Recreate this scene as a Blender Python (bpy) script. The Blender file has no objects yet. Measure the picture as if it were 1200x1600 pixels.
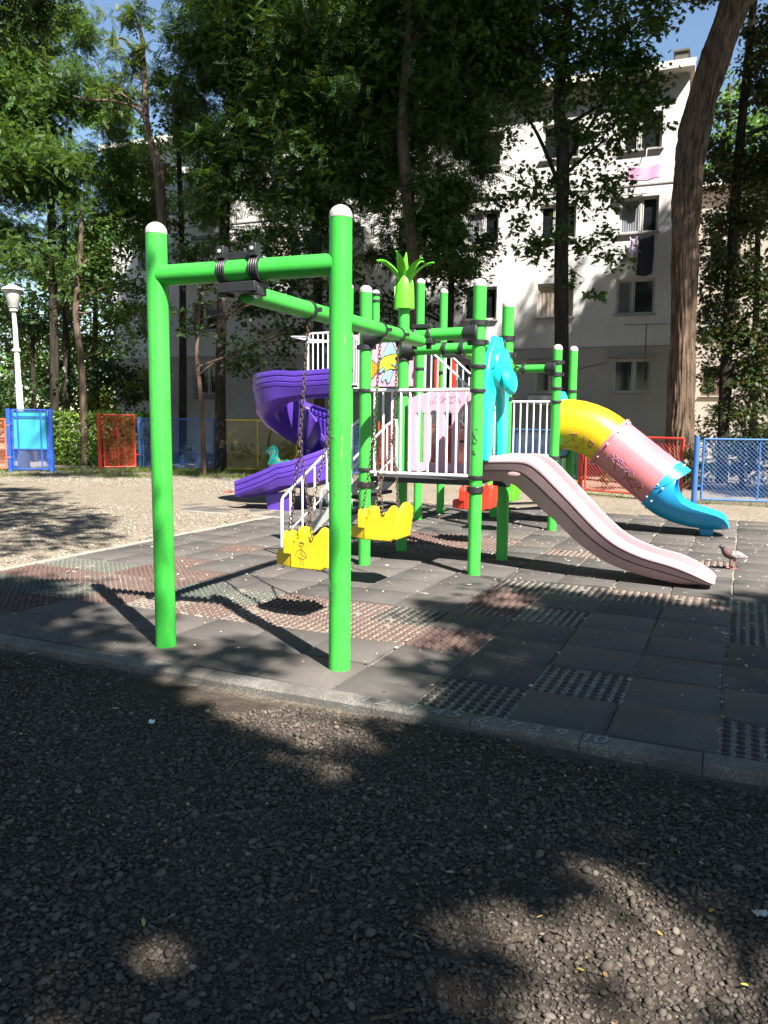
import bpy, bmesh, math, random
import numpy as np
from mathutils import Vector, Matrix
random.seed(7); RNG = np.random.default_rng(7)
rad = math.radians
SC = bpy.context.scene
COL = SC.collection

# ------------------------------------------------------------------ camera
TH, RO = rad(6.7), .009
R0 = Vector((1, 0, 0)); U0 = Vector((0, math.sin(TH), math.cos(TH))); W0 = Vector((0, math.cos(TH), -math.sin(TH)))
RR = R0*math.cos(RO)+U0*math.sin(RO); UU = U0*math.cos(RO)-R0*math.sin(RO)
cam = bpy.data.cameras.new('camera'); co = bpy.data.objects.new('camera', cam); COL.objects.link(co)
cam.sensor_fit = 'VERTICAL'; cam.sensor_height = 36; cam.sensor_width = 27
cam.lens = 1230/1600*36; cam.clip_end = 2000; cam.clip_start = .05
M = Matrix((RR, UU, -W0)).transposed().to_4x4(); M.translation = Vector((0, 0, 1.5)); co.matrix_world = M
SC.camera = co
# ------------------------------------------------------------------ light
SUN_EL, SUN_DIR = rad(50), Vector((.331, -.551, .766)).normalized()
w = bpy.data.worlds.new('World'); SC.world = w; w.use_nodes = True
nt = w.node_tree; bg = nt.nodes['Background']; sky = nt.nodes.new('ShaderNodeTexSky')
sky.sky_type = 'NISHITA'; sky.sun_disc = False; sky.sun_elevation = SUN_EL; sky.sun_rotation = rad(149)
sky.air_density = 1.25; sky.dust_density = .1; sky.ozone_density = 3.0
nt.links.new(sky.outputs[0], bg.inputs[0]); bg.inputs[1].default_value = .05
sl = bpy.data.lights.new('sun', 'SUN'); so = bpy.data.objects.new('sun', sl); COL.objects.link(so)
sl.energy = 5.0; sl.angle = rad(.6); sl.color = (1, .955, .88)
so.rotation_euler = SUN_DIR.to_track_quat('Z', 'Y').to_euler()
SC.view_settings.view_transform = 'Standard'; SC.view_settings.look = 'None'
SC.view_settings.exposure = 1.85; SC.view_settings.gamma = 1
SC.cycles.max_bounces = 6; SC.cycles.diffuse_bounces = 3; SC.cycles.transmission_bounces = 3; SC.cycles.transparent_max_bounces = 8
SC.cycles.use_denoising = True; SC.cycles.sample_clamp_indirect = 4

# ------------------------------------------------------------------ materials
def newmat(name):
    m = bpy.data.materials.new(name); m.use_nodes = True
    t = m.node_tree; return m, t, t.nodes['Principled BSDF']
def node(t, typ, **kw):
    n = t.nodes.new(typ)
    for k, v in kw.items(): setattr(n, k, v)
    return n
def noise(t, scale, detail=4, rough=.6, vec=None, coord='Object', stretch=None):
    tc = node(t, 'ShaderNodeTexCoord'); n = node(t, 'ShaderNodeTexNoise')
    n.inputs['Scale'].default_value = scale; n.inputs['Detail'].default_value = detail; n.inputs['Roughness'].default_value = rough
    if stretch:
        mp = node(t, 'ShaderNodeMapping'); mp.inputs['Scale'].default_value = stretch
        t.links.new(tc.outputs[coord], mp.inputs[0]); t.links.new(mp.outputs[0], n.inputs['Vector'])
    else: t.links.new(tc.outputs[coord], n.inputs['Vector'])
    return n
def ramp(t, src, stops):
    r = node(t, 'ShaderNodeValToRGB'); e = r.color_ramp.elements
    while len(e) < len(stops): e.new(.5)
    for k, (p, c) in enumerate(stops):
        e[k].position = p; e[k].color = (*c, 1) if len(c) == 3 else c
    t.links.new(src, r.inputs[0]); return r
def mix(t, fac, a, b, mode='MIX'):
    m = node(t, 'ShaderNodeMix'); m.data_type = 'RGBA'; m.blend_type = mode
    for s, i in ((fac, 0), (a, 6), (b, 7)):
        if hasattr(s, 'is_linked'): t.links.new(s, m.inputs[i])
        elif i == 0: m.inputs[0].default_value = s
        else: m.inputs[i].default_value = (*s, 1)
    return m.outputs[2]
def bump(t, bsdf, h, strength=.3, dist=.01):
    b = node(t, 'ShaderNodeBump'); b.inputs['Strength'].default_value = strength; b.inputs['Distance'].default_value = dist
    t.links.new(h, b.inputs['Height']); t.links.new(b.outputs[0], bsdf.inputs['Normal']); return b
def paint(name, c, rough=.4, wear=(.5, .5, .45), chips=.68, dirt=.25, metal=0, scale=1.0, stretch=None):
    """painted or moulded surface: slow fading, grime blotches, small chips"""
    m, t, b = newmat(name)
    n1 = noise(t, 1.7*scale, 5, .6); n2 = noise(t, 38*scale, 3, .6, stretch=stretch); n3 = noise(t, 9*scale, 5, .7)
    f = ramp(t, n1.outputs[0], [(.3, tuple(x*.84 for x in c)), (.7, tuple(min(1, x*1.1+.01) for x in c))])
    d = ramp(t, n3.outputs[0], [(.5, (0, 0, 0)), (.85, (dirt,)*3)])
    g = mix(t, d.outputs[0], f.outputs[0], tuple(x*.45+.02 for x in c))
    k = ramp(t, n2.outputs[0], [(chips, (0, 0, 0)), (chips+.03, (1, 1, 1))])
    o = mix(t, k.outputs[0], g, wear)
    t.links.new(o, b.inputs['Base Color']); b.inputs['Metallic'].default_value = metal
    rr = ramp(t, n3.outputs[0], [(.2, (rough*.8,)*3), (.8, (min(1, rough*1.35),)*3)])
    t.links.new(rr.outputs[0], b.inputs['Roughness'])
    bump(t, b, n3.outputs[0], .08, .004)
    return m
def leafmat(name, cols, transl=.3, rough=.5):
    m, t, b = newmat(name)
    g = node(t, 'ShaderNodeNewGeometry')
    n = len(cols)
    r = ramp(t, g.outputs['Random Per Island'], [(i/(n-1), c) for i, c in enumerate(cols)])
    t.links.new(r.outputs[0], b.inputs['Base Color']); b.inputs['Roughness'].default_value = rough
    b.inputs['Specular IOR Level'].default_value = .35
    tr = node(t, 'ShaderNodeBsdfTranslucent')
    t.links.new(mix(t, .5, r.outputs[0], (.25, .4, .03)), tr.inputs[0])
    mx = node(t, 'ShaderNodeMixShader'); mx.inputs[0].default_value = transl
    t.links.new(b.outputs[0], mx.inputs[1]); t.links.new(tr.outputs[0], mx.inputs[2])
    t.links.new(mx.outputs[0], t.nodes['Material Output'].inputs[0])
    return m
def barkmat(name, c1, c2, sx=14, sz=1.6, strength=.9):
    m, t, b = newmat(name)
    n = noise(t, 1, 6, .65, stretch=(sx, sx, sz)); n2 = noise(t, 1.3, 3)
    r = ramp(t, n.outputs[0], [(.40, c1), (.53, c2), (.72, tuple(min(1, x*1.5) for x in c2))])
    o = mix(t, n2.outputs[0], r.outputs[0], tuple(x*.55 for x in c2)); t.links.new(o, b.inputs['Base Color'])
    b.inputs['Roughness'].default_value = .95; b.inputs['Specular IOR Level'].default_value = .1
    bump(t, b, n.outputs[0], strength, .06); return m
def speckle(name, stops, scale=60, rough=.9, big=None, bstr=.5, bdist=.01):
    m, t, b = newmat(name)
    v = node(t, 'ShaderNodeTexVoronoi'); tc = node(t, 'ShaderNodeTexCoord'); v.inputs['Scale'].default_value = scale
    t.links.new(tc.outputs['Object'], v.inputs['Vector'])
    s = node(t, 'ShaderNodeSeparateColor'); t.links.new(v.outputs['Color'], s.inputs[0])
    r = ramp(t, s.outputs[0], stops); o = r.outputs[0]
    if big:
        n = noise(t, big[0], 5, .6); f = ramp(t, n.outputs[0], [(big[2], (0, 0, 0)), (big[3], (1, 1, 1))])
        o = mix(t, f.outputs[0], o, big[1])
    t.links.new(o, b.inputs['Base Color']); b.inputs['Roughness'].default_value = rough; b.inputs['Specular IOR Level'].default_value = .15
    bump(t, b, v.outputs['Distance'], bstr, bdist); return m

GREEN = paint('green_paint', (.04, .42, .045), .38, (.20, .26, .09), .70, .35, stretch=(1, 1, .10))
GREENL = paint('leaf_green_plastic', (.10, .50, .015), .4, (.2, .5, .1), .8, .15)
CAPW = paint('cap_white', (.42, .41, .38), .6, (.15, .14, .12), .60, .8, scale=2)
BLACK = paint('black_plastic', (.018, .018, .02), .4, (.06, .06, .06), .75, .2)
WHITE = paint('white_paint', (.78, .78, .80), .35, (.35, .3, .25), .72, .25)
DECKM = paint('deck_black', (.03, .03, .033), .7, (.12, .1, .09), .66, .4)
PURPLE = paint('purple_plastic', (.085, .035, .34), .3, (.2, .15, .4), .8, .2)
PINKS = paint('faded_pink_plastic', (.42, .262, .28), .42, (.3, .19, .2), .69, .5)
PINKT = paint('rose_plastic', (.52, .165, .19), .33, (.5, .22, .24), .73, .35)
PINKP = paint('pale_pink_plastic', (.74, .36, .47), .42, (.6, .3, .38), .78, .25)
YELLOW = paint('yellow_plastic', (.64, .43, .006), .33, (.35, .25, .05), .66, .35)
YELSEAT = paint('seat_yellow', (.62, .44, .006), .45, (.25, .18, .03), .655, .6)
REDP = paint('red_plastic', (.75, .035, .012), .4, (.4, .05, .03), .75, .3)
BLUEP = paint('blue_plastic', (.008, .28, .56), .3, (.05, .3, .5), .78, .2)
TEAL = paint('turquoise_plastic', (.005, .56, .55), .35, (.1, .5, .5), .8, .15)
BOLT = paint('bolt', (.75, .75, .72), .3, (.4, .4, .4), .8, .1, metal=.3)
SCRATCH = paint('chipped_primer', (.10, .26, .09), .8)
INK = paint('ink', (.02, .02, .025), .7, (.05, .05, .05), .8, .1)
SCRAWL = paint('brown_scrawl', (.22, .07, .03), .8, (.4, .15, .1), .55, .2)
VIOLET = paint('violet_scrawl', (.38, .22, .5), .8, (.6, .3, .4), .52, .2)
CHAINM = paint('rusty_chain', (.10, .075, .06), .55, (.2, .1, .05), .6, .5, metal=.5)
ORANGE = paint('fish_orange', (.75, .26, .01), .45); FYEL = paint('fish_yellow', (.85, .62, .03), .45); FBLUE = paint('fish_blue', (.25, .55, .66), .45)

# ------------------------------------------------------------------ helpers
def mesh_obj(name, me, parent=None, mat=None, loc=None, rot=0):
    o = bpy.data.objects.new(name, me); COL.objects.link(o)
    if mat is not None and len(me.materials) == 0:
        for k in (mat if isinstance(mat, (list, tuple)) else [mat]): me.materials.append(k)
    if parent is not None: o.parent = parent
    if loc is not None: o.location = loc
    if rot: o.rotation_euler = (0, 0, rot)
    return o
def arr_mesh(name, V, Fc, mat, smooth=False, mi=None):
    """V (n,3), Fc (m,k): one mesh from arrays"""
    V = np.ascontiguousarray(V, dtype=np.float32); Fc = np.ascontiguousarray(Fc, dtype=np.int32)
    me = bpy.data.meshes.new(name); m, k = Fc.shape
    me.vertices.add(len(V)); me.vertices.foreach_set('co', V.ravel())
    me.loops.add(m*k); me.loops.foreach_set('vertex_index', Fc.ravel())
    me.polygons.add(m); me.polygons.foreach_set('loop_start', np.arange(0, m*k, k, dtype=np.int32))
    for x in (mat if isinstance(mat, (list, tuple)) else [mat]): me.materials.append(x)
    if smooth: me.polygons.foreach_set('use_smooth', np.ones(m, bool))
    if mi is not None: me.polygons.foreach_set('material_index', np.asarray(mi, dtype=np.int32))
    me.update(calc_edges=True); return me
class MB:
    def __init__(s): s.v = []; s.f = []; s.m = []
    def add(s, v, f, m=0):
        o = len(s.v); s.v += [tuple(float(c) for c in p) for p in v]; s.f += [tuple(i+o for i in q) for q in f]; s.m += [m]*len(f); return s
    def box(s, c, size, rot=None, m=0):
        hx, hy, hz = (a/2 for a in size); c = Vector(c)
        P = [Vector((x, y, z)) for z in (-hz, hz) for y in (-hy, hy) for x in (-hx, hx)]
        if rot is not None: P = [rot @ p for p in P]
        return s.add([p+c for p in P], [(0, 2, 3, 1), (4, 5, 7, 6), (0, 1, 5, 4), (2, 6, 7, 3), (0, 4, 6, 2), (1, 3, 7, 5)], m)
    def tube(s, pts, r, n=12, cap=True, m=0, closed=False, noise_r=None):
        pts = [Vector(p) for p in pts]; L = len(pts); rs = r if isinstance(r, (list, tuple)) else [r]*L
        up = None; rings = []
        for i in range(L):
            if closed: t = (pts[(i+1) % L]-pts[i-1]).normalized()
            else: t = (pts[min(i+1, L-1)]-pts[max(i-1, 0)]).normalized()
            if up is None:
                up = Vector((0, 0, 1)) if abs(t.z) < .9 else Vector((1, 0, 0))
            u = (up-t*up.dot(t)).normalized(); v = t.cross(u); up = u
            ring = []
            for k in range(n):
                a = 2*math.pi*k/n; q = rs[i]*(1 if noise_r is None else noise_r(i, k))
                ring.append(pts[i]+u*math.cos(a)*q+v*math.sin(a)*q)
            rings.append(ring)
        V = [p for g in rings for p in g]; F = []
        for i in range(L if closed else L-1):
            j = (i+1) % L
            for k in range(n): F.append((i*n+k, i*n+(k+1) % n, j*n+(k+1) % n, j*n+k))
        if cap and not closed: F += [tuple(reversed(range(n))), tuple(range((L-1)*n, L*n))]
        return s.add(V, F, m)
    def lathe(s, prof, c=(0, 0, 0), n=20, axis=None, m=0):
        c = Vector(c); q = Vector((0, 0, 1)).rotation_difference(Vector(axis).normalized()) if axis is not None else None
        V = []
        for r, z in prof:
            for k in range(n):
                p = Vector((r*math.cos(2*math.pi*k/n), r*math.sin(2*math.pi*k/n), z)); V.append(c+(q @ p if q else p))
        F = [(i*n+k, i*n+(k+1) % n, (i+1)*n+(k+1) % n, (i+1)*n+k) for i in range(len(prof)-1) for k in range(n)]
        if prof[0][0] > 1e-5: F.append(tuple(reversed(range(n))))
        if prof[-1][0] > 1e-5: F.append(tuple(range((len(prof)-1)*n, len(prof)*n)))
        return s.add(V, F, m)
    def prism(s, poly, o, ux, uy, thick, m=0):
        o, ux, uy = Vector(o), Vector(ux), Vector(uy); nz = ux.cross(uy).normalized()*thick
        n = len(poly); A = [o+ux*a+uy*b for a, b in poly]
        return s.add(A+[p+nz for p in A], [tuple(reversed(range(n))), tuple(range(n, 2*n))]+[(i, (i+1) % n, n+(i+1) % n, n+i) for i in range(n)], m)
    def loft(s, secs, closed=True, caps=True, m=0):
        n = len(secs[0]); V = [p for g in secs for p in g]; F = []
        for i in range(len(secs)-1):
            for k in range(n if closed else n-1): F.append((i*n+k, i*n+(k+1) % n, (i+1)*n+(k+1) % n, (i+1)*n+k))
        if caps and closed: F += [tuple(reversed(range(n))), tuple(range((len(secs)-1)*n, len(secs)*n))]
        return s.add(V, F, m)
    def build(s, name, mat, parent=None, smooth=True, angle=35, bevel=0, seg=2, fix=False, loc=None, rot=0):
        me = bpy.data.meshes.new(name); me.from_pydata(s.v, [], s.f)
        for x in (mat if isinstance(mat, (list, tuple)) else [mat]): me.materials.append(x)
        if any(s.m): me.polygons.foreach_set('material_index', s.m)
        if fix:
            b = bmesh.new(); b.from_mesh(me); bmesh.ops.remove_doubles(b, verts=b.verts, dist=1e-5); bmesh.ops.recalc_face_normals(b, faces=b.faces); b.to_mesh(me); b.free()
        if smooth:
            me.polygons.foreach_set('use_smooth', np.ones(len(me.polygons), bool)); me.set_sharp_from_angle(angle=rad(angle))
        me.update(); o = mesh_obj(name, me, parent, None, loc, rot)
        if bevel:
            bv = o.modifiers.new('bevel', 'BEVEL'); bv.width = bevel; bv.segments = seg; bv.limit_method = 'ANGLE'; bv.angle_limit = rad(40)
        return o
def tag(o, label=None, cat=None, group=None, kind=None):
    for k, v in (('label', label), ('category', cat), ('group', group), ('kind', kind)):
        if v: o[k] = v
    return o
def thing(name, label, cat, loc=(0, 0, 0), rot=0, group=None):
    o = bpy.data.objects.new(name, None); COL.objects.link(o); o.location = loc; o.rotation_euler = (0, 0, rot); o.empty_display_size = .2
    return tag(o, label, cat, group)
def copy_thing(o, loc, rot, label=None):
    c = o.copy(); COL.objects.link(c); c.location = loc; c.rotation_euler = (0, 0, rot)
    if label: c['label'] = label
    for a in list(o.children):
        b = a.copy(); COL.objects.link(b); b.parent = c
        for q in list(a.children):
            d = q.copy(); COL.objects.link(d); d.parent = b
    return c
def smoothstep(a, b, x):
    t = np.clip((x-a)/(b-a), 0, 1); return t*t*(3-2*t)

# local frame of the playground pad: origin at the foot of the tower's corner post
AX = math.atan2(-1.92, 4.21); E1 = Vector((math.cos(AX), math.sin(AX), 0)); E2 = Vector((-E1.y, E1.x, 0)); O3 = Vector((-.2, 8.07, 0))
def W(i, j, z=0): return O3+E1*i+E2*j+Vector((0, 0, z))
def hump(x, y):  # small irregularities of the ground
    return .012*np.sin(x*2.1+1)*np.cos(y*1.7)+.008*np.sin(x*5.3+y*3.1)+.006*np.sin(x*9.7-y*7.9)
def ground_z(x, y):
    dx, dy = x-O3.x, y-O3.y; i = dx*E1.x+dy*E1.y; j = dx*E2.x+dy*E2.y
    front = smoothstep(-3.3, -3.75, j); left = smoothstep(-3.0, -3.4, i)
    z = -.10+.045*front*0+hump(x, y)*.5
    outside = np.maximum(np.maximum(front, left), np.maximum(smoothstep(5.6, 6.4, j), smoothstep(6.5, 7, i)))
    return np.where(outside > 0, -.10+outside*(.055+.05*(1-front))+hump(x, y)*.6*outside, z)

# ------------------------------------------------------------------ ground
SOIL = None
def make_ground():
    m, t, b = newmat('ground_gravel')
    v = node(t, 'ShaderNodeTexVoronoi'); tc = node(t, 'ShaderNodeTexCoord'); v.inputs['Scale'].default_value = 46
    t.links.new(tc.outputs['Object'], v.inputs['Vector']); s = node(t, 'ShaderNodeSeparateColor'); t.links.new(v.outputs['Color'], s.inputs[0])
    st = ramp(t, s.outputs[0], [(0, (.105, .088, .066)), (.5, (.175, .147, .112)), (1, (.27, .232, .185))])
    n = noise(t, .7, 6, .65); soil = ramp(t, noise(t, 7, 6, .7).outputs[0], [(.3, (.10, .075, .055)), (.7, (.20, .155, .115))])
    f = ramp(t, n.outputs[0], [(.52, (0, 0, 0)), (.66, (.8, .8, .8))])
    g = mix(t, f.outputs[0], st.outputs[0], soil.outputs[0])
    # dark stone fill in front of the kerb, pale gravel behind
    sp = node(t, 'ShaderNodeSeparateXYZ'); t.links.new(tc.outputs['Object'], sp.inputs[0])
    ma = node(t, 'ShaderNodeMath', operation='MULTIPLY'); ma.inputs[1].default_value = .415; t.links.new(sp.outputs[0], ma.inputs[0])
    mb = node(t, 'ShaderNodeMath', operation='MULTIPLY'); mb.inputs[1].default_value = .910; t.links.new(sp.outputs[1], mb.inputs[0])
    mc = node(t, 'ShaderNodeMath', operation='ADD'); t.links.new(ma.outputs[0], mc.inputs[0]); t.links.new(mb.outputs[0], mc.inputs[1])
    jj = ramp(t, mc.outputs[0], [(0, (1, 1, 1)), (1, (1, 1, 1))])
    mr = node(t, 'ShaderNodeMapRange'); mr.inputs[1].default_value = 3.5; mr.inputs[2].default_value = 3.75; t.links.new(mc.outputs[0], mr.inputs[0])
    dark = ramp(t, noise(t, 9, 6, .7).outputs[0], [(.3, (.03, .024, .019)), (.7, (.07, .056, .045))])
    o = mix(t, mr.outputs[0], dark.outputs[0], g)
    t.links.new(o, b.inputs['Base Color']); b.inputs['Roughness'].default_value = .95; b.inputs['Specular IOR Level'].default_value = .1
    bump(t, b, v.outputs['Distance'], .6, .012)
    xs = np.concatenate([np.array([-600, -300, -150, -80, -45, -30, -22]), np.arange(-16, 12.1, .2), np.array([16, 22, 30, 45, 80, 150, 300, 600])])
    ys = np.concatenate([np.array([-600, -300, -100, -40, -15, -6]), np.arange(-2, 26, .2), np.array([28, 32, 40, 60, 100, 200, 400, 900])])
    X, Y = np.meshgrid(xs, ys); Z = ground_z(X, Y); nx = len(xs)
    V = np.stack([X, Y, Z], -1).reshape(-1, 3); I = np.arange(len(V)).reshape(len(ys), nx)
    Fc = np.stack([I[:-1, :-1], I[:-1, 1:], I[1:, 1:], I[1:, :-1]], -1).reshape(-1, 4)
    tag(mesh_obj('ground', arr_mesh('ground', V, Fc, m, True)), kind='structure')
make_ground()

ICO_V = None
def ico():
    p = (1+5**.5)/2
    V = np.array([(-1, p, 0), (1, p, 0), (-1, -p, 0), (1, -p, 0), (0, -1, p), (0, 1, p), (0, -1, -p), (0, 1, -p), (p, 0, -1), (p, 0, 1), (-p, 0, -1), (-p, 0, 1)], float)
    V /= np.linalg.norm(V[0])
    F = np.array([(0, 11, 5), (0, 5, 1), (0, 1, 7), (0, 7, 10), (0, 10, 11), (1, 5, 9), (5, 11, 4), (11, 10, 2), (10, 7, 6), (7, 1, 8), (3, 9, 4), (3, 4, 2), (3, 2, 6), (3, 6, 8), (3, 8, 9), (4, 9, 5), (2, 4, 11), (6, 2, 10), (8, 6, 7), (9, 8, 1)])
    return V, F
def randrot(n, rng, flat=None):
    a = rng.uniform(0, 2*np.pi, n); t = rng.normal(0, flat if flat else 9, n); r = rng.normal(0, flat if flat else 9, n)
    ca, sa, ct, st, cr, sr = np.cos(a), np.sin(a), np.cos(t), np.sin(t), np.cos(r), np.sin(r)
    Rz = np.zeros((n, 3, 3)); Rz[:, 0, 0] = ca; Rz[:, 0, 1] = -sa; Rz[:, 1, 0] = sa; Rz[:, 1, 1] = ca; Rz[:, 2, 2] = 1
    Rx = np.zeros((n, 3, 3)); Rx[:, 0, 0] = 1; Rx[:, 1, 1] = ct; Rx[:, 1, 2] = -st; Rx[:, 2, 1] = st; Rx[:, 2, 2] = ct
    Ry = np.zeros((n, 3, 3)); Ry[:, 1, 1] = 1; Ry[:, 0, 0] = cr; Ry[:, 0, 2] = sr; Ry[:, 2, 0] = -sr; Ry[:, 2, 2] = cr
    return Rz @ Rx @ Ry
def scatter(TV, TF, P, Rm, S):
    """copies of a template: P (n,3), Rm (n,3,3), S (n,) or (n,3)"""
    n, k = len(P), len(TV)
    S = np.asarray(S); S = np.repeat(S[:, None], 3, 1) if S.ndim == 1 else S
    V = np.einsum('nij,nkj->nki', Rm, TV[None]*S[:, None, :])+P[:, None, :]
    F = TF[None]+(np.arange(n)*k)[:, None, None]
    return V.reshape(-1, 3), F.reshape(-1, TF.shape[1])
def make_gravel():
    rng = np.random.default_rng(3)
    m, t, b = newmat('pebbles'); g = node(t, 'ShaderNodeNewGeometry')
    r = ramp(t, g.outputs['Random Per Island'], [(0, (.046, .037, .030)), (.45, (.086, .070, .057)), (.85, (.118, .097, .078)), (.985, (.155, .131, .108)), (1, (.25, .22, .185))])
    nn = noise(t, 140, 2); o = mix(t, .35, r.outputs[0], nn.outputs[0], 'MULTIPLY'); t.links.new(o, b.inputs['Base Color']); b.inputs['Roughness'].default_value = .8
    b.inputs['Specular IOR Level'].default_value = .25
    V, F = ico()
    N = 620000
    x = rng.uniform(-5, 5.4, N); y = rng.uniform(.8, 6.6, N)
    dx, dy = x-O3.x, y-O3.y; j = dx*E2.x+dy*E2.y
    # bare, trodden soil shows next to the kerb and in patches
    bare = np.clip((j+4.35)/.6, 0, 1)*.72+.38*(np.sin(x*1.9+y*1.3+.8)*np.sin(y*2.3-x*.9) > .45)
    keep = (j < -3.68) & (rng.random(N) > bare) & (rng.random(N) < np.clip(1.25-.13*np.abs(x)-(y-2)*.10, .25, 1)) & (np.abs(x) < .62*y+2.6)
    x, y = x[keep], y[keep]; n = len(x); print('pebbles', n)
    s = .0051*np.exp(rng.normal(0, .40, n)); s = np.clip(s, .0028, .016)
    S = np.stack([s*rng.uniform(1.0, 1.75, n), s*rng.uniform(.85, 1.25, n), s*rng.uniform(.45, .8, n)], -1)
    P = np.stack([x, y, ground_z(x, y)+s*rng.uniform(-.1, .7, n)], -1)
    TVr = V+0
    Vv, Ff = scatter(TVr, F, P, randrot(n, rng, .3), S)
    Vv += rng.normal(0, .0008, Vv.shape)
    tag(mesh_obj('gravel', arr_mesh('gravel', Vv, Ff, m, True)), 'dark loose gravel spread in front of the concrete kerb', 'gravel', kind='stuff')
    # sparse stones and crumbs over the pale gravel behind
    m2, t, b = newmat('pale_pebbles'); g = node(t, 'ShaderNodeNewGeometry')
    r = ramp(t, g.outputs['Random Per Island'], [(0, (.10, .085, .065)), (.6, (.18, .157, .125)), (1, (.36, .325, .275))]); t.links.new(r.outputs[0], b.inputs['Base Color']); b.inputs['Roughness'].default_value = .9
    N = 42000; x = rng.uniform(-11, -1, N); y = rng.uniform(6.5, 22, N)
    dx, dy = x-O3.x, y-O3.y; i = dx*E1.x+dy*E1.y; j = dx*E2.x+dy*E2.y
    k = ((i < -3.15) & (j < 3.0)) | (j > 5.6)
    x, y = x[k], y[k]; n = len(x); s = .009*np.exp(rng.normal(0, .35, n))
    S = np.stack([s*1.3, s, s*.6], -1); P = np.stack([x, y, ground_z(x, y)+s*.2], -1)
    Vv, Ff = scatter(V, F, P, randrot(n, rng, .3), S)
    tag(mesh_obj('gravel', arr_mesh('gravel', Vv, Ff, m2, True)), 'pale sunlit gravel beyond the rubber tiles', 'gravel', kind='stuff')
make_gravel()

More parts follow.
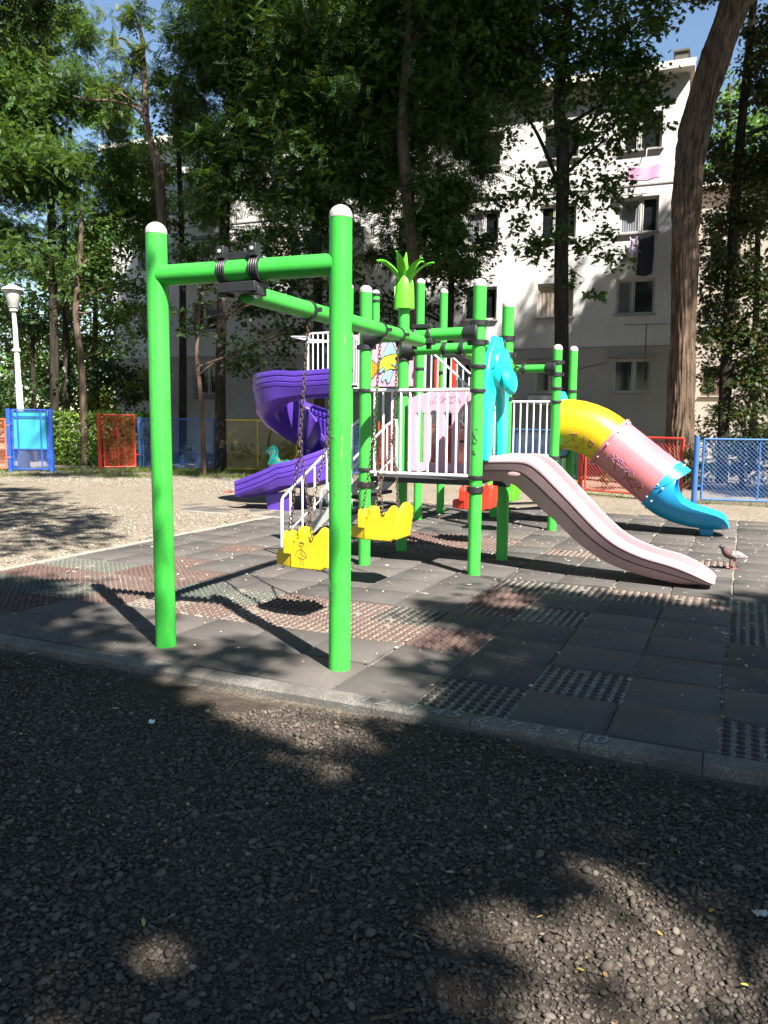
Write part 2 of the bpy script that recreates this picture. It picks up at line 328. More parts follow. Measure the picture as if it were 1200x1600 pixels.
# rubber tile pavement -----------------------------------------------------
def make_pad():
    rng = np.random.default_rng(11)
    stud = {}
    def put(c, i0, i1, j0, j1):
        for a in range(round(i0*2), round(i1*2)):
            for b in range(round(j0*2), round(j1*2)): stud[(a, b)] = c
    R_, G_, K_ = 0, 1, 2
    put(R_, -2, -1, -1.5, -1); put(G_, -3, -2, -1.5, -1); put(R_, -2, -1.5, -1, -.5); put(R_, -3, -1, -2, -1.5); put(G_, -1, 0, -2, -1.5)
    put(R_, 0, 1, -2, -1.5); put(K_, 1, 1.5, -2, -1.5); put(G_, -3, -1.5, -2.5, -2); put(R_, -1.5, 2, -2.5, -2); put(R_, -2.5, -1.5, -3, -2.5); put(R_, -2, -1.5, 0, .5)
    put(R_, 1.5, 2, -1.5, -.5); put(K_, 2, 2.5, -1.5, -1); put(K_, 1.5, 2.5, -.5, 0); put(R_, 2.5, 3.5, -.5, 0)
    put(G_, 3.5, 4.5, -.5, 0); put(R_, 3.5, 4.5, -1, -.5); put(K_, 3.5, 4.5, -1.5, -1)
    put(K_, 2, 2.5, -3.5, -3); put(K_, 2.5, 3, -3, -2.5); put(K_, 3.5, 4, -3.5, -3)
    put(R_, 1.5, 3.5, 1.5, 2); put(R_, -.5, 1, 1.5, 2.5); put(R_, -2, -1, 3.5, 4)
    cells = [(a, b) for a in range(-6, 13) for b in range(-7, 12)]+[(a, b) for a in range(-11, -6) for b in range(6, 10)]
    m, t, b = newmat('rubber_tile'); g = node(t, 'ShaderNodeNewGeometry')
    r = ramp(t, g.outputs['Random Per Island'], [(0, (.052, .048, .046)), (.45, (.076, .069, .065)), (.75, (.090, .080, .074)), (.9, (.092, .078, .070)), (1, (.066, .062, .061))])
    nf = noise(t, 260, 2, .7); nb = noise(t, 1.6, 6, .7); ng = noise(t, 13, 5, .7)
    o = mix(t, .4, r.outputs[0], nf.outputs[0], 'OVERLAY')
    o = mix(t, ramp(t, nb.outputs[0], [(.48, (0, 0, 0)), (.72, (.6, .6, .6))]).outputs[0], o, (.132, .118, .104))
    o = mix(t, ramp(t, ng.outputs[0], [(.6, (0, 0, 0)), (.75, (.5, .5, .5))]).outputs[0], o, (.19, .165, .14))
    t.links.new(o, b.inputs['Base Color']); b.inputs['Roughness'].default_value = .85; b.inputs['Specular IOR Level'].default_value = .2
    bump(t, b, nf.outputs[0], .35, .004)
    mats = [m]
    for nm, c in (('red', (.100, .059, .049)), ('green', (.074, .082, .067)), ('black', (.046, .042, .038))):
        q, t, b = newmat('rubber_'+nm); n1 = noise(t, 200, 2, .7); n2 = noise(t, 5, 5, .7)
        f = ramp(t, n2.outputs[0], [(.3, tuple(x*.7 for x in c)), (.62, c), (.8, tuple(x*1.25+.02 for x in c))])
        t.links.new(mix(t, .35, f.outputs[0], n1.outputs[0], 'OVERLAY'), b.inputs['Base Color']); b.inputs['Roughness'].default_value = .9
        bump(t, b, n1.outputs[0], .3, .003); mats.append(q)
    mb = MB(); sb = MB()
    for a, bb in cells:
        i, j = a*.5, bb*.5; h = rng.normal(0, .0035); ti, tj = rng.normal(0, .007, 2)
        k = stud.get((a, bb)); g_ = .0052+abs(rng.normal(0, .0022)); e = .007
        z0 = h if k is None else h-.018
        def zz(x, y): return z0+ti*(x-i-.25)+tj*(y-j-.25)
        C4 = [(i+g_, j+g_), (i+.5-g_, j+g_), (i+.5-g_, j+.5-g_), (i+g_, j+.5-g_)]
        I4 = [(i+g_+e, j+g_+e), (i+.5-g_-e, j+g_+e), (i+.5-g_-e, j+.5-g_-e), (i+g_+e, j+.5-g_-e)]
        V = [(x, y, -.06) for x, y in C4]+[(x, y, zz(x, y)-e) for x, y in C4]+[(x, y, zz(x, y)) for x, y in I4]
        F = [(q, (q+1) % 4, 4+(q+1) % 4, 4+q) for q in range(4)]+[(4+q, 4+(q+1) % 4, 8+(q+1) % 4, 8+q) for q in range(4)]+[(8, 9, 10, 11)]
        mb.add(V, F, 0 if k is None else k+1)
        if k is not None:
            far = j > 1
            for u in range(8):
                for v in range(8):
                    x, y = i+.031+u*.0626, j+.031+v*.0626
                    rr = .021; n = 8
                    if rng.random() < .02: continue
                    V = []
                    for q, (f, hh) in enumerate(((1, 0), (.9, .012), (.6, .0175))):
                        V += [(x+rr*f*math.cos(2*math.pi*w/n), y+rr*f*math.sin(2*math.pi*w/n), zz(x, y)+hh) for w in range(n)]
                    F = [(q*n+w, q*n+(w+1) % n, (q+1)*n+(w+1) % n, (q+1)*n+w) for q in range(2) for w in range(n)]+[tuple(range(16, 24))]
                    mb.add(V, F, k+1)
    o = mb.build('rubber_pavement', mats, None, True, 50, loc=O3, rot=AX); tag(o, kind='structure')
    # packed soil under and between the tiles
    q = speckle('joint_sand', [(0, (.10, .085, .07)), (.7, (.2, .17, .14)), (1, (.42, .38, .32))], 120)
    jb = MB(); jb.box((1.75, 1.25, -.045), (9.48, 9.48, .06)); jb.box((-4.25, 4, -.0452), (2.46, 1.98, .06))
    tag(jb.build('subsoil_ground', q, None, False, loc=O3, rot=AX), kind='structure')
    # kerbs
    kc = speckle('kerb_concrete', [(0, (.10, .092, .082)), (.6, (.15, .14, .125)), (1, (.23, .215, .195))], 150, .9, (2.5, (.085, .076, .066), .42, .68), .35, .004)
    kb = MB(); x = -5.2
    while x < 7:
        L = .5; c = rng.normal(0, .002)
        for nseg in (0,):
            x1 = x+.54
            P = [(-3.645, -.14), (-3.645, -.012+c), (-3.63, .004+c), (-3.525, .006+c), (-3.512, -.002+c), (-3.512, -.14)]
            kb.loft([[(xx, y, z) for y, z in P] for xx in (x+.0022, x1-.0022)])
        x = x1
    k = kb.build('front_kerb', kc, None, True, 30, fix=True, loc=O3, rot=AX); tag(k, kind='structure')
    kb = MB(); y = -3.5
    while y < 3.0:
        y1 = min(y+1.0, 3.0); kb.box((-3.06, (y+y1)/2, -.045), (.085, y1-y-.008, .1)); y = y1
    for a in range(5): kb.box((-5.1+a*.5, 2.955, -.046), (.49, .08, .1))
    tag(kb.build('side_kerb', speckle('pale_concrete', [(0, (.19, .175, .15)), (1, (.30, .28, .245))], 90), None, False, bevel=.006, loc=O3, rot=AX), kind='structure')
    # chalk numbers on the kerb
    cm = paint('chalk', (.27, .28, .30), .95, (.15, .14, .125), .5, .6, scale=3)
    for s, i, sz, dj in (('1', 1.72, .11, 0), ('2', 1.82, .11, 0), ('3', 1.98, .1, .01), ('4', 2.13, .11, 0), ('5', 2.22, .12, .005), ('6', 2.38, .1, 0), ('7', 2.53, .1, 0), ('3', 2.64, .11, .005), ('9', 2.76, .11, 0), ('1', 2.89, .1, 0), ('0', 2.95, .11, 0)):
        cu = bpy.data.curves.new('chalk', 'FONT'); cu.body = s; cu.size = sz*1.25; cu.shear = .15
        ob = bpy.data.objects.new('chalk', cu); COL.objects.link(ob); dg = bpy.context.evaluated_depsgraph_get()
        me = bpy.data.meshes.new_from_object(ob.evaluated_get(dg)); bpy.data.objects.remove(ob)
        c = mesh_obj('chalk_number', me, k, cm); c.location = (i, -3.63+dj, .0098)
    return k
make_pad()

# ------------------------------------------------------------------ play tower
PR = .0625
def dome(r, h=.05): return [(r*math.cos(a), h*math.sin(a)) for a in np.linspace(0, math.pi/2, 6)]
def post(parent, i, j, top, rings=(), z0=-.05, r=PR, capcol=CAPW, cap=True):
    zb = top-.055 if cap else top
    p = MB().tube([(i, j, z0), (i, j, zb*.5), (i, j, zb)], r, 20).build('post', GREEN, parent)
    if cap:
        prof = [(r*1.03, -.02), (r*1.03, .0)]+[(a*1.03, b) for a, b in dome(r, .055)][1:]
        MB().lathe(prof, (i, j, zb), 20).build('cap', capcol, p)
    for z in rings:
        MB().lathe([(r, -.02), (r+.013, -.016), (r+.016, 0), (r+.013, .016), (r, .02)], (i, j, z), 20).build('ring', BLACK, p)
    return p
def flange(parent, p, d, zr=(-.1, .1), post_c=None):
    """black spider clamp where a beam meets a post: cone plus two bands round the post"""
    d = Vector(d).normalized(); p = Vector(p); mb = MB()
    mb.lathe([(.066, 0), (.07, .02), (.09, .09), (.105, .14), (.09, .155)], p, 16, -d)
    if post_c is not None:
        for z in zr:
            c = (post_c[0], post_c[1], p.z+z)
            mb.lathe([(PR+.001, -.026), (PR+.014, -.024), (PR+.014, .024), (PR+.001, .026)], c, 18)
            mb.box(Vector(c)+d*(PR+.02), (.05, .05, .045), Matrix.Rotation(math.atan2(d.y, d.x), 3, 'Z'))
            mb.box(Vector(c)-d*(PR+.012), (.03, .06, .04), Matrix.Rotation(math.atan2(d.y, d.x), 3, 'Z'))
    return mb.build('clamp', BLACK, parent)
def collar(parent, p, d, r=PR, wth=.05):
    return MB().lathe([(r, -wth/2), (r+.012, -wth/2+.004), (r+.014, 0), (r+.012, wth/2-.004), (r, wth/2)], p, 18, d).build('clamp', BLACK, parent)
def beam(parent, a, b, r=.06): return MB().tube([a, (Vector(a)+Vector(b))/2, b], r, 18).build('beam', GREEN, parent)
def railing(parent, a, b, z0, z1, n, r=.016, rb=.011, ends=True, name='railing'):
    a, b = Vector(a), Vector(b); mb = MB()
    for z in (z0, z1): mb.tube([a+Vector((0, 0, z)), b+Vector((0, 0, z))], r, 10)
    for k in range(n):
        p = a+(b-a)*((k+.5)/n); mb.tube([p+Vector((0, 0, z0)), p+Vector((0, 0, z1))], rb, 8)
    return mb.build(name, WHITE, parent)

def make_tower():
    T = thing('play_tower', 'large green post playground tower with pink slide, purple spiral slide and tube slide', 'play tower', O3, AX)
    # --- near tower, posts
    r4 = (1.78, .955)
    post(T, 0, 0, 2.83, (1.79, .99)); post(T, 1.19, 0, 2.82, (1.78, 2.005, .955)); post(T, 1.2, .94, 2.75, (1.73, 2.017, .955))
    A3 = post(T, 0, .97, 2.74, (1.79,), cap=False)
    for z in (2.26,): pass
    beam(T, (.16, 0, 2.32), (1.04, 0, 2.32)); flange(T, (.16, 0, 2.32), (1, 0, 0), (-.1, .1), (0, 0)); flange(T, (1.04, 0, 2.32), (-1, 0, 0), (-.09, .09), (1.19, 0))
    beam(T, (.16, .96, 2.27), (1.05, .94, 2.27)); flange(T, (.16, .96, 2.27), (1, 0, 0), (-.09, .09), (0, .97)); flange(T, (1.05, .94, 2.27), (-1, 0, 0), (-.085, .085), (1.2, .94))
    # brackets at the deck
    for (i, j) in ((0, 0), (1.19, 0), (1.2, .94), (0, .97)):
        br = MB(); br.lathe([(PR+.001, -.035), (PR+.014, -.03), (PR+.014, .03), (PR+.001, .035)], (i, j, .835), 18)
        br.box((i+(.05 if i < .5 else -.05), j+(.05 if j < .5 else -.05), .835), (.09, .09, .05)); br.build('clamp', BLACK, T, bevel=.004)
    MB().box((.595, .48, .895), (1.13, .93, .05)).build('deck', DECKM, T, bevel=.01)
    railing(T, (.06, -.01, 0), (1.13, -.01, 0), .965, 1.79, 11, .017, .0115)
    # stairs on the open side
    st = MB()
    for k, (x, z) in enumerate(((-.2, .69), (-.43, .48), (-.66, .27))): st.box((x, .485, z), (.24, .80, .035))
    st.build('tread', DECKM, T, bevel=.006)
    for j in (.05, .92):
        MB().prism([(-1.06, -.02), (-.95, -.02), (.0, .86), (.0, .96), (-.03, .96), (-1.06, .01)], (0, j+.012, 0), (1, 0, 0), (0, 0, 1), .024).build('stringer', CAPW, T)
        h = MB(); y = j
        pts = [(-1.03, y, .1), (-1.03, y, .58)]+[(-1.03+.05*(1-math.cos(a)), y, .58+.09*math.sin(a)) for a in (.5, 1.0)]+[(-.16, y, 1.44)]+[(-.16+.1*math.sin(a), y, 1.44+.06*math.sin(a*1.2)) for a in (.5, 1.0, 1.4)]+[(-.05, y, 1.40), (-.05, y, .93)]
        h.tube(pts, .017, 10)
        lo = [(-1.03, y, .33), (-.05, y, 1.23)]; h.tube([(-.95, y, .27), (-.05, y, 1.10)], .012, 8)
        for k in range(6):
            x = -.92+k*.15; h.tube([(x, y, .1+.92*(x+1.03)), (x, y, .66+.95*(x+1.0))], .0105, 8)
        h.build('handrail', WHITE, T)
    # slotted pink panel at the back of the deck
    pp = MB(); hgt = lambda x: 1.73+.1*math.sin(math.pi*(x-.1)/.98)
    xs = np.linspace(.10, 1.08, 50); slots = [(.2+.165*k, .2+.165*k+.085) for k in range(5)]
    def in_slot(x): return any(a < x < b for a, b in slots)
    out = [(.10, .93), (1.08, .93)]+[(x, hgt(x)) for x in xs[::-1]]
    # bars between slots, sill and arched head
    pp.prism([(.10, .93), (1.08, .93), (1.08, 1.03), (.10, 1.03)], (0, .93, 0), (1, 0, 0), (0, 0, 1), .05)
    top = [(x, hgt(x)) for x in xs]
    low = []
    for x in xs:
        z = 1.58
        for a, b in slots:
            if a <= x <= b: c = (a+b)/2; h2 = (b-a)/2; z = 1.56+math.sqrt(max(0, h2*h2-(x-c)**2))*1.0
        low.append((x, z if in_slot(x) else 1.56))
    pp.prism(low+top[::-1], (0, .931, 0), (1, 0, 0), (0, 0, 1), .05)
    edges = [.10]+[e for s in slots for e in s]+[1.08]
    for k in range(0, len(edges), 2): pp.prism([(edges[k], 1.028), (edges[k+1], 1.028), (edges[k+1], 1.562), (edges[k], 1.562)], (0, .9305, 0), (1, 0, 0), (0, 0, 1), .049)
    pan = pp.build('slotted_panel', PINKP, T, bevel=.006)
    dd = MB(); rnd = random.Random(4)
    for k in range(3):
        x0, z0 = .42+.1*k, 1.72; dd.tube([(x0+.05*math.cos(a*1.3)+.01*a, .9265-.05*0, z0+.035*math.sin(a*1.7+k)) for a in np.linspace(0, 6, 24)], .0022, 4)
    dd.tube([(.36, .9265, 1.76), (.37, .9265, 1.66)], .0022, 4)
    o = dd.build('scribble', paint('pink_scrawl', (.3, .1, .16), .7), pan); o.location.y = -.047
    # leaf crown on the corner post
    cup = MB().lathe([(.105, 0), (.112, .03), (.113, .08), (.108, .16), (.095, .24), (.07, .30), (.03, .335)], (0, .97, 2.72), 20)
    cp = cup.build('palm_cup', GREENL, A3)
    cup2 = MB()
    for a in np.linspace(0, 2*math.pi, 4)[:-1]+.9:    # three pointed sepals
        d = Vector((math.cos(a), math.sin(a), 0)); s_ = Vector((-d.y, d.x, 0)); secs = []
        for t in np.linspace(0, 1, 9):
            wd = .095*math.cos(t*math.pi/2)**.6+.002; rr = .116-.02*t*t-.05*max(0, t-.7); c = Vector((0, .97, 2.722+.36*t))
            ring = []
            for q in (-1, -.6, 0, .6, 1): ring.append(c+d*math.sqrt(max(1e-4, rr*rr-(q*wd)**2))+s_*q*wd)
            ring += [p-(p-c).normalized()*.012 for p in reversed(ring)]
            secs.append(ring)
        cup2.loft(secs)
    cup2.build('sepal', GREENL, cp, fix=True)
    for k in range(7):
        a = 2*math.pi*k/7+.35; d = Vector((math.cos(a), math.sin(a), 0)); s_ = Vector((-d.y, d.x, 0)); secs = []
        for t in np.linspace(0, 1, 9):
            wd = .012+.055*math.sin(math.pi*min(1, t*.9+.12)); wd *= (1-.6*t)
            c = Vector((0, .97, 2.98))+d*(.03+.30*t**1.3)+Vector((0, 0, .30*math.sin(t*1.6)**1.0*(1.0 if k % 2 else .8)))
            up = Vector((0, 0, 1))*.8-d*.6; up.normalize()
            secs.append([c-s_*wd, c-up*(.02*(1-t)+.012), c+s_*wd, c+up*.012-up*.02*(1-t)])
        MB().loft(secs).build('palm_leaf', GREENL, A3, fix=True, angle=60)
    MB().tube([(0, .97, 2.97), (0, .97, 3.18), (.02, .97, 3.33)], [.05, .045, .006], 8).build('palm_leaf', GREENL, A3)

    # --- straight pink slide
    top = [(1.17, 1.15), (1.45, 1.165), (1.67, 1.165), (1.80, 1.10), (1.94, .97), (2.11, .80), (2.35, .56), (2.56, .40), (2.80, .305), (3.04, .25), (3.20, .185), (3.31, .115), (3.36, .07)]
    bot = [(1.17, .90), (1.36, .90), (1.48, .87), (1.60, .78), (1.74, .665), (1.90, .535), (2.10, .36), (2.28, .235), (2.50, .135), (2.76, .07), (3.02, .03), (3.2, .02), (3.31, .03)]
    def crv(P, k):
        out = []
        for a in range(len(P)-1):
            p0, p1, p2, p3 = (np.array(P[max(0, min(len(P)-1, a+q))]) for q in (-1, 0, 1, 2))
            for t in np.arange(k)/k: out.append(.5*((2*p1)+(-p0+p2)*t+(2*p0-5*p1+4*p2-p3)*t*t+(-p0+3*p1-3*p2+p3)*t**3))
        return out+[np.array(P[-1])]
    tp, bt = crv(top, 5), crv(bot, 5); secs = []; jc = .47; wd = .25
    def side(sgn):   # outer wall, bottom to top, with two moulded grooves
        s = []
        for h, off in ((.0, -.10), (.06, -.078), (.34, -.03), (.395, -.022), (.405, -.046), (.45, -.044), (.46, -.012), (.68, .012), (.69, -.012), (.74, -.012), (.75, .02), (.80, .02), (.92, -.004), (.98, -.026), (1.0, -.04)): s.append((sgn*(wd+off), h))
        return s
    prof = side(1)+[(.19, 1.0), (.182, .97), (.175, .8), (.165, .35), (.13, .26), (0, .24), (-.13, .26), (-.165, .35), (-.175, .8), (-.182, .97), (-.19, 1.0)]+side(-1)[::-1]
    for q, (a, b) in enumerate(zip(tp, bt)):
        n = len(tp)-1; f = q/n; end = max(0, (f-.84)/.16)
        ring = []
        for x, h in prof:
            hh = h+(1-h)*end**2*(.85 if abs(x) < .2 else 0)
            p = b+(a-b)*hh
            xx = x*(1-.25*end**2.5) 
            ring.append((p[0], jc+xx, p[1]+(0.0)))
        secs.append(ring)
    sl_ = MB().loft(secs); S1 = sl_.build('slide', PINKS, T, angle=28, fix=True); S1['label'] = 'faded pink straight slide reaching the ground'
    MB().lathe([(.0, 0), (.055, 0.0), (.062, .003), (.058, .004), (.0, .004)], (0, 0, 0), 24, (0, -1, 0)).build('emblem', PINKS, S1)
    em = S1.children[0]; em.location = (1.50, jc-wd+.022, .985); em.scale = (1, 1, .36)
    # turquoise animal-head arch at the slide entrance
    ar = MB(); pl = [(.10, 1.10), (.30, 1.10), (.33, 1.45), (.36, 1.70), (.42, 1.80), (.52, 1.80), (.58, 1.70), (.61, 1.45), (.64, 1.10), (.84, 1.10), (.86, 1.5), (.84, 1.9), (.76, 2.14), (.64, 2.24), (.56, 2.34), (.47, 2.27), (.38, 2.34), (.30, 2.24), (.18, 2.14), (.10, 1.9), (.08, 1.5)]
    ar.prism(pl, (1.19, 0, 0), (0, 1, 0), (0, 0, 1), .07)
    arch = ar.build('animal_arch', TEAL, T, bevel=.022, seg=3)
    hd = MB(); secs = []
    # head: rings along +i, brow then muzzle
    for x, cz, rz, ry in ((1.20, 2.0, .20, .25), (1.255, 2.01, .215, .255), (1.30, 2.02, .20, .24), (1.325, 2.035, .165, .20), (1.332, 2.01, .15, .175), (1.330, 1.965, .155, .165), (1.345, 1.915, .15, .16), (1.375, 1.885, .135, .15), (1.405, 1.87, .115, .13), (1.425, 1.865, .085, .10), (1.433, 1.865, .03, .035)):
        secs.append([(x, .47+ry*math.cos(a), cz+rz*math.sin(a)) for a in np.linspace(0, 2*math.pi, 29)[:-1]])
    head = hd.loft(secs).build('animal_head', TEAL, arch, angle=60, fix=True)
    sm = head.modifiers.new('soft', 'SUBSURF'); sm.levels = 1; sm.render_levels = 1
    for dj in (-.085, .085): MB().lathe([(.0, .014), (.018, .009), (.022, 0), (.022, -.02)], (1.318, .47+dj, 2.06), 12, (1, dj*3, .1)).build('eye', INK, head)
    for dj in (-.085, .085): MB().tube([(1.326-.01*abs(a), .47+dj+.05*a, 2.11+.015*math.cos(a*1.5)) for a in np.linspace(-1, 1, 8)], .008, 6).build('brow', INK, head)
    MB().tube([(1.415-.05*math.sin(abs(a))**2, .47+.125*math.sin(a), 1.81+.012*math.cos(a*2)) for a in np.linspace(-1.25, 1.25, 14)], .006, 6).build('mouth', INK, head)
    for dj in (-.03, .03): MB().lathe([(.0, .004), (.012, .0)], (1.425, .47+dj, 1.92), 10, (1, 0, .5)).build('nostril', INK, head)
    for dj in (-1, 1): MB().lathe([(.0, -.02), (.06, -.018), (.07, 0), (.06, .018), (.0, .02)], (1.235, .47+dj*.265, 2.06), 16, (.3, dj, 0)).build('ear', TEAL, head)
    # post graffiti
    gm = MB()
    gm.tube([(1.19+.0645*math.cos(-1.5+.35*math.sin(a*2.1)), .0645*math.sin(-1.5+.35*math.sin(a*2.1)), 1.35+.07*math.cos(a)) for a in np.linspace(0, 5.5, 30)], .0025, 5)
    gm.tube([(1.19+.0645*math.cos(-1.7+.3*math.sin(a*3)), .0645*math.sin(-1.7+.3*math.sin(a*3)), 1.17+.02*a) for a in np.linspace(0, 2.2, 20)], .003, 5)
    gm.build('scribble', INK, T)

    # --- far tower: tube slide
    for (i, j, tp_, rg) in ((1.16, 3.55, 2.53, (1.94, 1.76)), (1.16, 4.62, 2.60, (1.94, 1.76)), (0, 3.55, 2.53, (1.76,)), (0, 4.62, 2.53, (1.76,))): post(T, i, j, tp_, rg)
    beam(T, (.16, 3.55, 2.21), (1.0, 3.55, 2.21), .055); flange(T, (1.0, 3.55, 2.21), (-1, 0, 0), (-.08, .08), (1.16, 3.55)); flange(T, (.16, 3.55, 2.21), (1, 0, 0), (-.08, .08), (0, 3.55))
    MB().box((.58, 4.08, .985), (1.1, 1.02, .05)).build('deck', DECKM, T, bevel=.01)
    railing(T, (.07, 3.54, 0), (1.09, 3.54, 0), 1.03, 1.76, 11)
    b2 = MB()
    for z in (1.0, .93): b2.lathe([(PR+.001, -.025), (PR+.014, -.022), (PR+.014, .022), (PR+.001, .025)], (1.16, 3.55, z), 18)
    b2.build('clamp', BLACK, T)
    # hood panel where the tube starts
    hp = MB(); circ = [(4.085+.36*math.cos(a), 1.45+.36*math.sin(a)) for a in np.linspace(0, 2*math.pi, 33)[:-1]]
    hp.prism([(3.62, 1.0), (4.55, 1.0), (4.55, 1.72), (4.4, 1.86), (4.25, 1.92), (3.9, 1.92), (3.75, 1.86), (3.62, 1.72)], (1.10, 0, 0), (0, 1, 0), (0, 0, 1), .04)
    hp.build('hood_panel', BLUEP, T, bevel=.008)
    tl = bpy.data.objects.new('tube_slide', None); COL.objects.link(tl); tl.parent = T
    def ring(c, d, r, n=28): return [Vector((c[0], 4.085, c[1]))+Vector((0, math.cos(a), 0))*r+Vector((-d[1], 0, d[0]))*math.sin(a)*r for a in np.linspace(0, 2*math.pi, n+1)[:-1]]
    def hollow(path, r, th=.02):
        secs = []
        N = len(path)
        ds = [np.array(path[min(i+1, N-1)])-np.array(path[max(0, i-1)]) for i in range(N)]
        ds = [d/np.linalg.norm(d) for d in ds]
        o = [ring(c, d, r) for c, d in zip(path, ds)]; n = [ring(c, d, r-th) for c, d in zip(path, ds)]
        mb = MB(); mb.loft(o+n[::-1]+[o[0]], caps=False); return mb
    yp = [(1.14, 1.45), (1.25, 1.448), (1.38, 1.43), (1.5, 1.395), (1.62, 1.345), (1.72, 1.285), (1.815, 1.215)]
    hollow(yp, .36).build('yellow_elbow', YELLOW, tl, fix=True, angle=50)
    P0, P1 = np.array((1.815, 1.215)), np.array((2.51, .675)); dr = (P1-P0)/np.linalg.norm(P1-P0)
    hollow([tuple(P0+dr*.012), tuple((P0+P1)/2), tuple(P1)], .365).build('pink_tube', PINKT, tl, fix=True, angle=50)
    fl = MB(); sec = []
    for (rr, s) in ((.37, -.018), (.395, -.018), (.395, .018), (.37, .018)): sec.append(ring(tuple(P0+dr*s), dr, rr))
    fl.loft(sec+[sec[0]], caps=False).build('flange', PINKT, tl, fix=True, angle=30)
    for s, rr in ((.03, .385), (1., .385), (1.09, .395)):
        c = P0+dr*s*.88
        for a in np.arange(0, 2*math.pi, math.pi/5):
            p = Vector((c[0], 4.085, c[1]))+Vector((0, math.cos(a), 0))*rr+Vector((-dr[1], 0, dr[0]))*math.sin(a)*rr
            bo = MB(); bo.lathe([(.017, 0), (.016, .008), (.008, .014), (0, .015)], p-(p-Vector((c[0], 4.085, c[1]))).normalized()*.008, 10, p-Vector((c[0], 4.085, c[1]))); bo.build('bolt', BOLT, tl)
    # blue exit chute: full ring that opens into a trough
    S = [  # centre-bottom (i,z), axis direction angle, half opening, radius
        ((2.275, .375), -38, 180, .375), ((2.32, .34), -38, 178, .378), ((2.355, .31), -37, 150, .378), ((2.40, .28), -35, 122, .378), ((2.47, .235), -32, 104, .376), ((2.58, .185), -25, 92, .374), ((2.72, .137), -17, 82, .372), ((2.9, .098), -9, 76, .37), ((3.1, .078), -3, 72, .365), ((3.26, .078), 2, 66, .36), ((3.36, .085), 8, 58, .355), ((3.41, .10), 20, 44, .35)]
    secs = []
    for (b, an, ph, r) in S:
        d = Vector((math.cos(rad(an)), 0, math.sin(rad(an)))); n = Vector((-d.z, 0, d.x)); B = Vector((b[0], 4.085, b[1])); g = []
        for side_ in (0, 1):
            r2 = r-.022*side_; angs = np.linspace(-ph, ph, 25)
            for a in (angs if side_ == 0 else angs[::-1]): g.append(B+n*(r-r2*math.cos(rad(a)))+Vector((0, 1, 0))*r2*math.sin(rad(a)))
        secs.append(g)
    bm_ = MB().loft(secs); secs = []
    for sft, wv in ((0, 100), (.05, 92), (.10, 78), (.15, 58), (.185, 34), (.20, 12)):
        c = P1+dr*(sft-.01); g = []
        for rr in (.383, .361):
            an = np.linspace(90-wv, 90+wv, 15); an = an if rr > .37 else an[::-1]
            for a in an: g.append(Vector((c[0], 4.085, c[1]))+Vector((0, math.cos(rad(a)), 0))*rr+Vector((-dr[1], 0, dr[0]))*math.sin(rad(a))*rr)
        secs.append(g)
    bm_.loft(secs); bm_.build('blue_chute', BLUEP, tl, fix=True, angle=50)
    MB().prism([(3.06, -.04), (3.2, -.04), (3.22, .09), (3.03, .09)], (0, 4.14, 0), (1, 0, 0), (0, 0, 1), .1).build('foot', BLUEP, tl, bevel=.01)
    # graffiti strokes lying on the tube skin
    def on_tube(s, a, yel=False):
        if yel:
            k = s*(len(yp)-1); i0 = min(len(yp)-2, int(k)); f = k-i0; A_, B_ = np.array(yp[i0]), np.array(yp[i0+1]); c = A_+(B_-A_)*f; d = (B_-A_)/np.linalg.norm(B_-A_); r = .3615
        else: c = P0+(P1-P0)*s; d = dr; r = .3665
        return Vector((c[0], 4.085, c[1]))+Vector((0, math.cos(a), 0))*r+Vector((-d[1], 0, d[0]))*math.sin(a)*r
    def stroke(mb, pts, yel, wdt):
        P = []
        for (s0, a0), (s1, a1) in zip(pts[:-1], pts[1:]):
            for t in np.arange(0, 1, .2): P.append(on_tube(s0+(s1-s0)*t, a0+(a1-a0)*t, yel))
        P.append(on_tube(*pts[-1], yel)); mb.tube(P, wdt, 5)
    q = MB(); a0 = math.pi+.25
    for ln in ([(.37, 0), (.37, .38)], [(.28, .06), (.45, .0)], [(.58, -.05), (.60, .35)], [(.72, 0), (.74, .35)], [(.72, 0), (.82, .05), (.8, .16), (.73, .18)], [(.73, .18), (.86, .24), (.84, .34), (.74, .35)]): stroke(q, [(s, a0+a*.8) for s, a in ln], True, .006)
    for k in range(34):
        s, a = random.uniform(.15, .95), a0+random.uniform(.3, .75); stroke(q, [(s, a), (s+random.uniform(-.04, .04), a+random.uniform(-.08, .08))], True, .0022)
    q.build('graffiti', SCRAWL, tl)
    q = MB(); v = MB()
    for ln in ([(.30, -.15), (.36, .42)], [(.55, -.05), (.56, .55)], [(.57, .1), (.66, -.02), (.68, .14), (.58, .26), (.74, .55)], [(.74, .1), (.76, .5)], [(.80, -.05), (.86, .15), (.80, .3), (.86, .42)]): stroke(q, [(s, a0+a*.8+.1) for s, a in ln], False, .0065)
    for ln in ([(.09, .0), (.12, .06), (.09, .12), (.12, .18)], [(.16, .02), (.2, .14)], [(.2, .03), (.16, .14)]): stroke(q, [(s, a0+a) for s, a in ln], False, .0028)
    for k in range(40):
        s, a = random.uniform(.18, .62), a0-.1+random.uniform(-.1, .28); stroke(v, [(s, a), (s+random.uniform(-.05, .05), a+random.uniform(-.06, .06))], False, .0026)
    q.build('graffiti', SCRAWL, tl); v.build('graffiti', VIOLET, tl)

    # --- high deck with the spiral slide
    for (i, j, tp_, rg) in ((-.91, 3.70, 3.55, (2.25,)), (-.90, 4.65, 3.55, (2.85, 2.25)), (-2.08, 3.70, 3.55, (2.85, 2.25, 2.0)), (-2.08, 4.65, 3.60, (3.42, 3.52))): post(T, i, j, tp_, rg)
    MB().box((-1.5, 4.17, 1.94), (1.14, .93, .06)).build('deck', DECKM, T, bevel=.01)
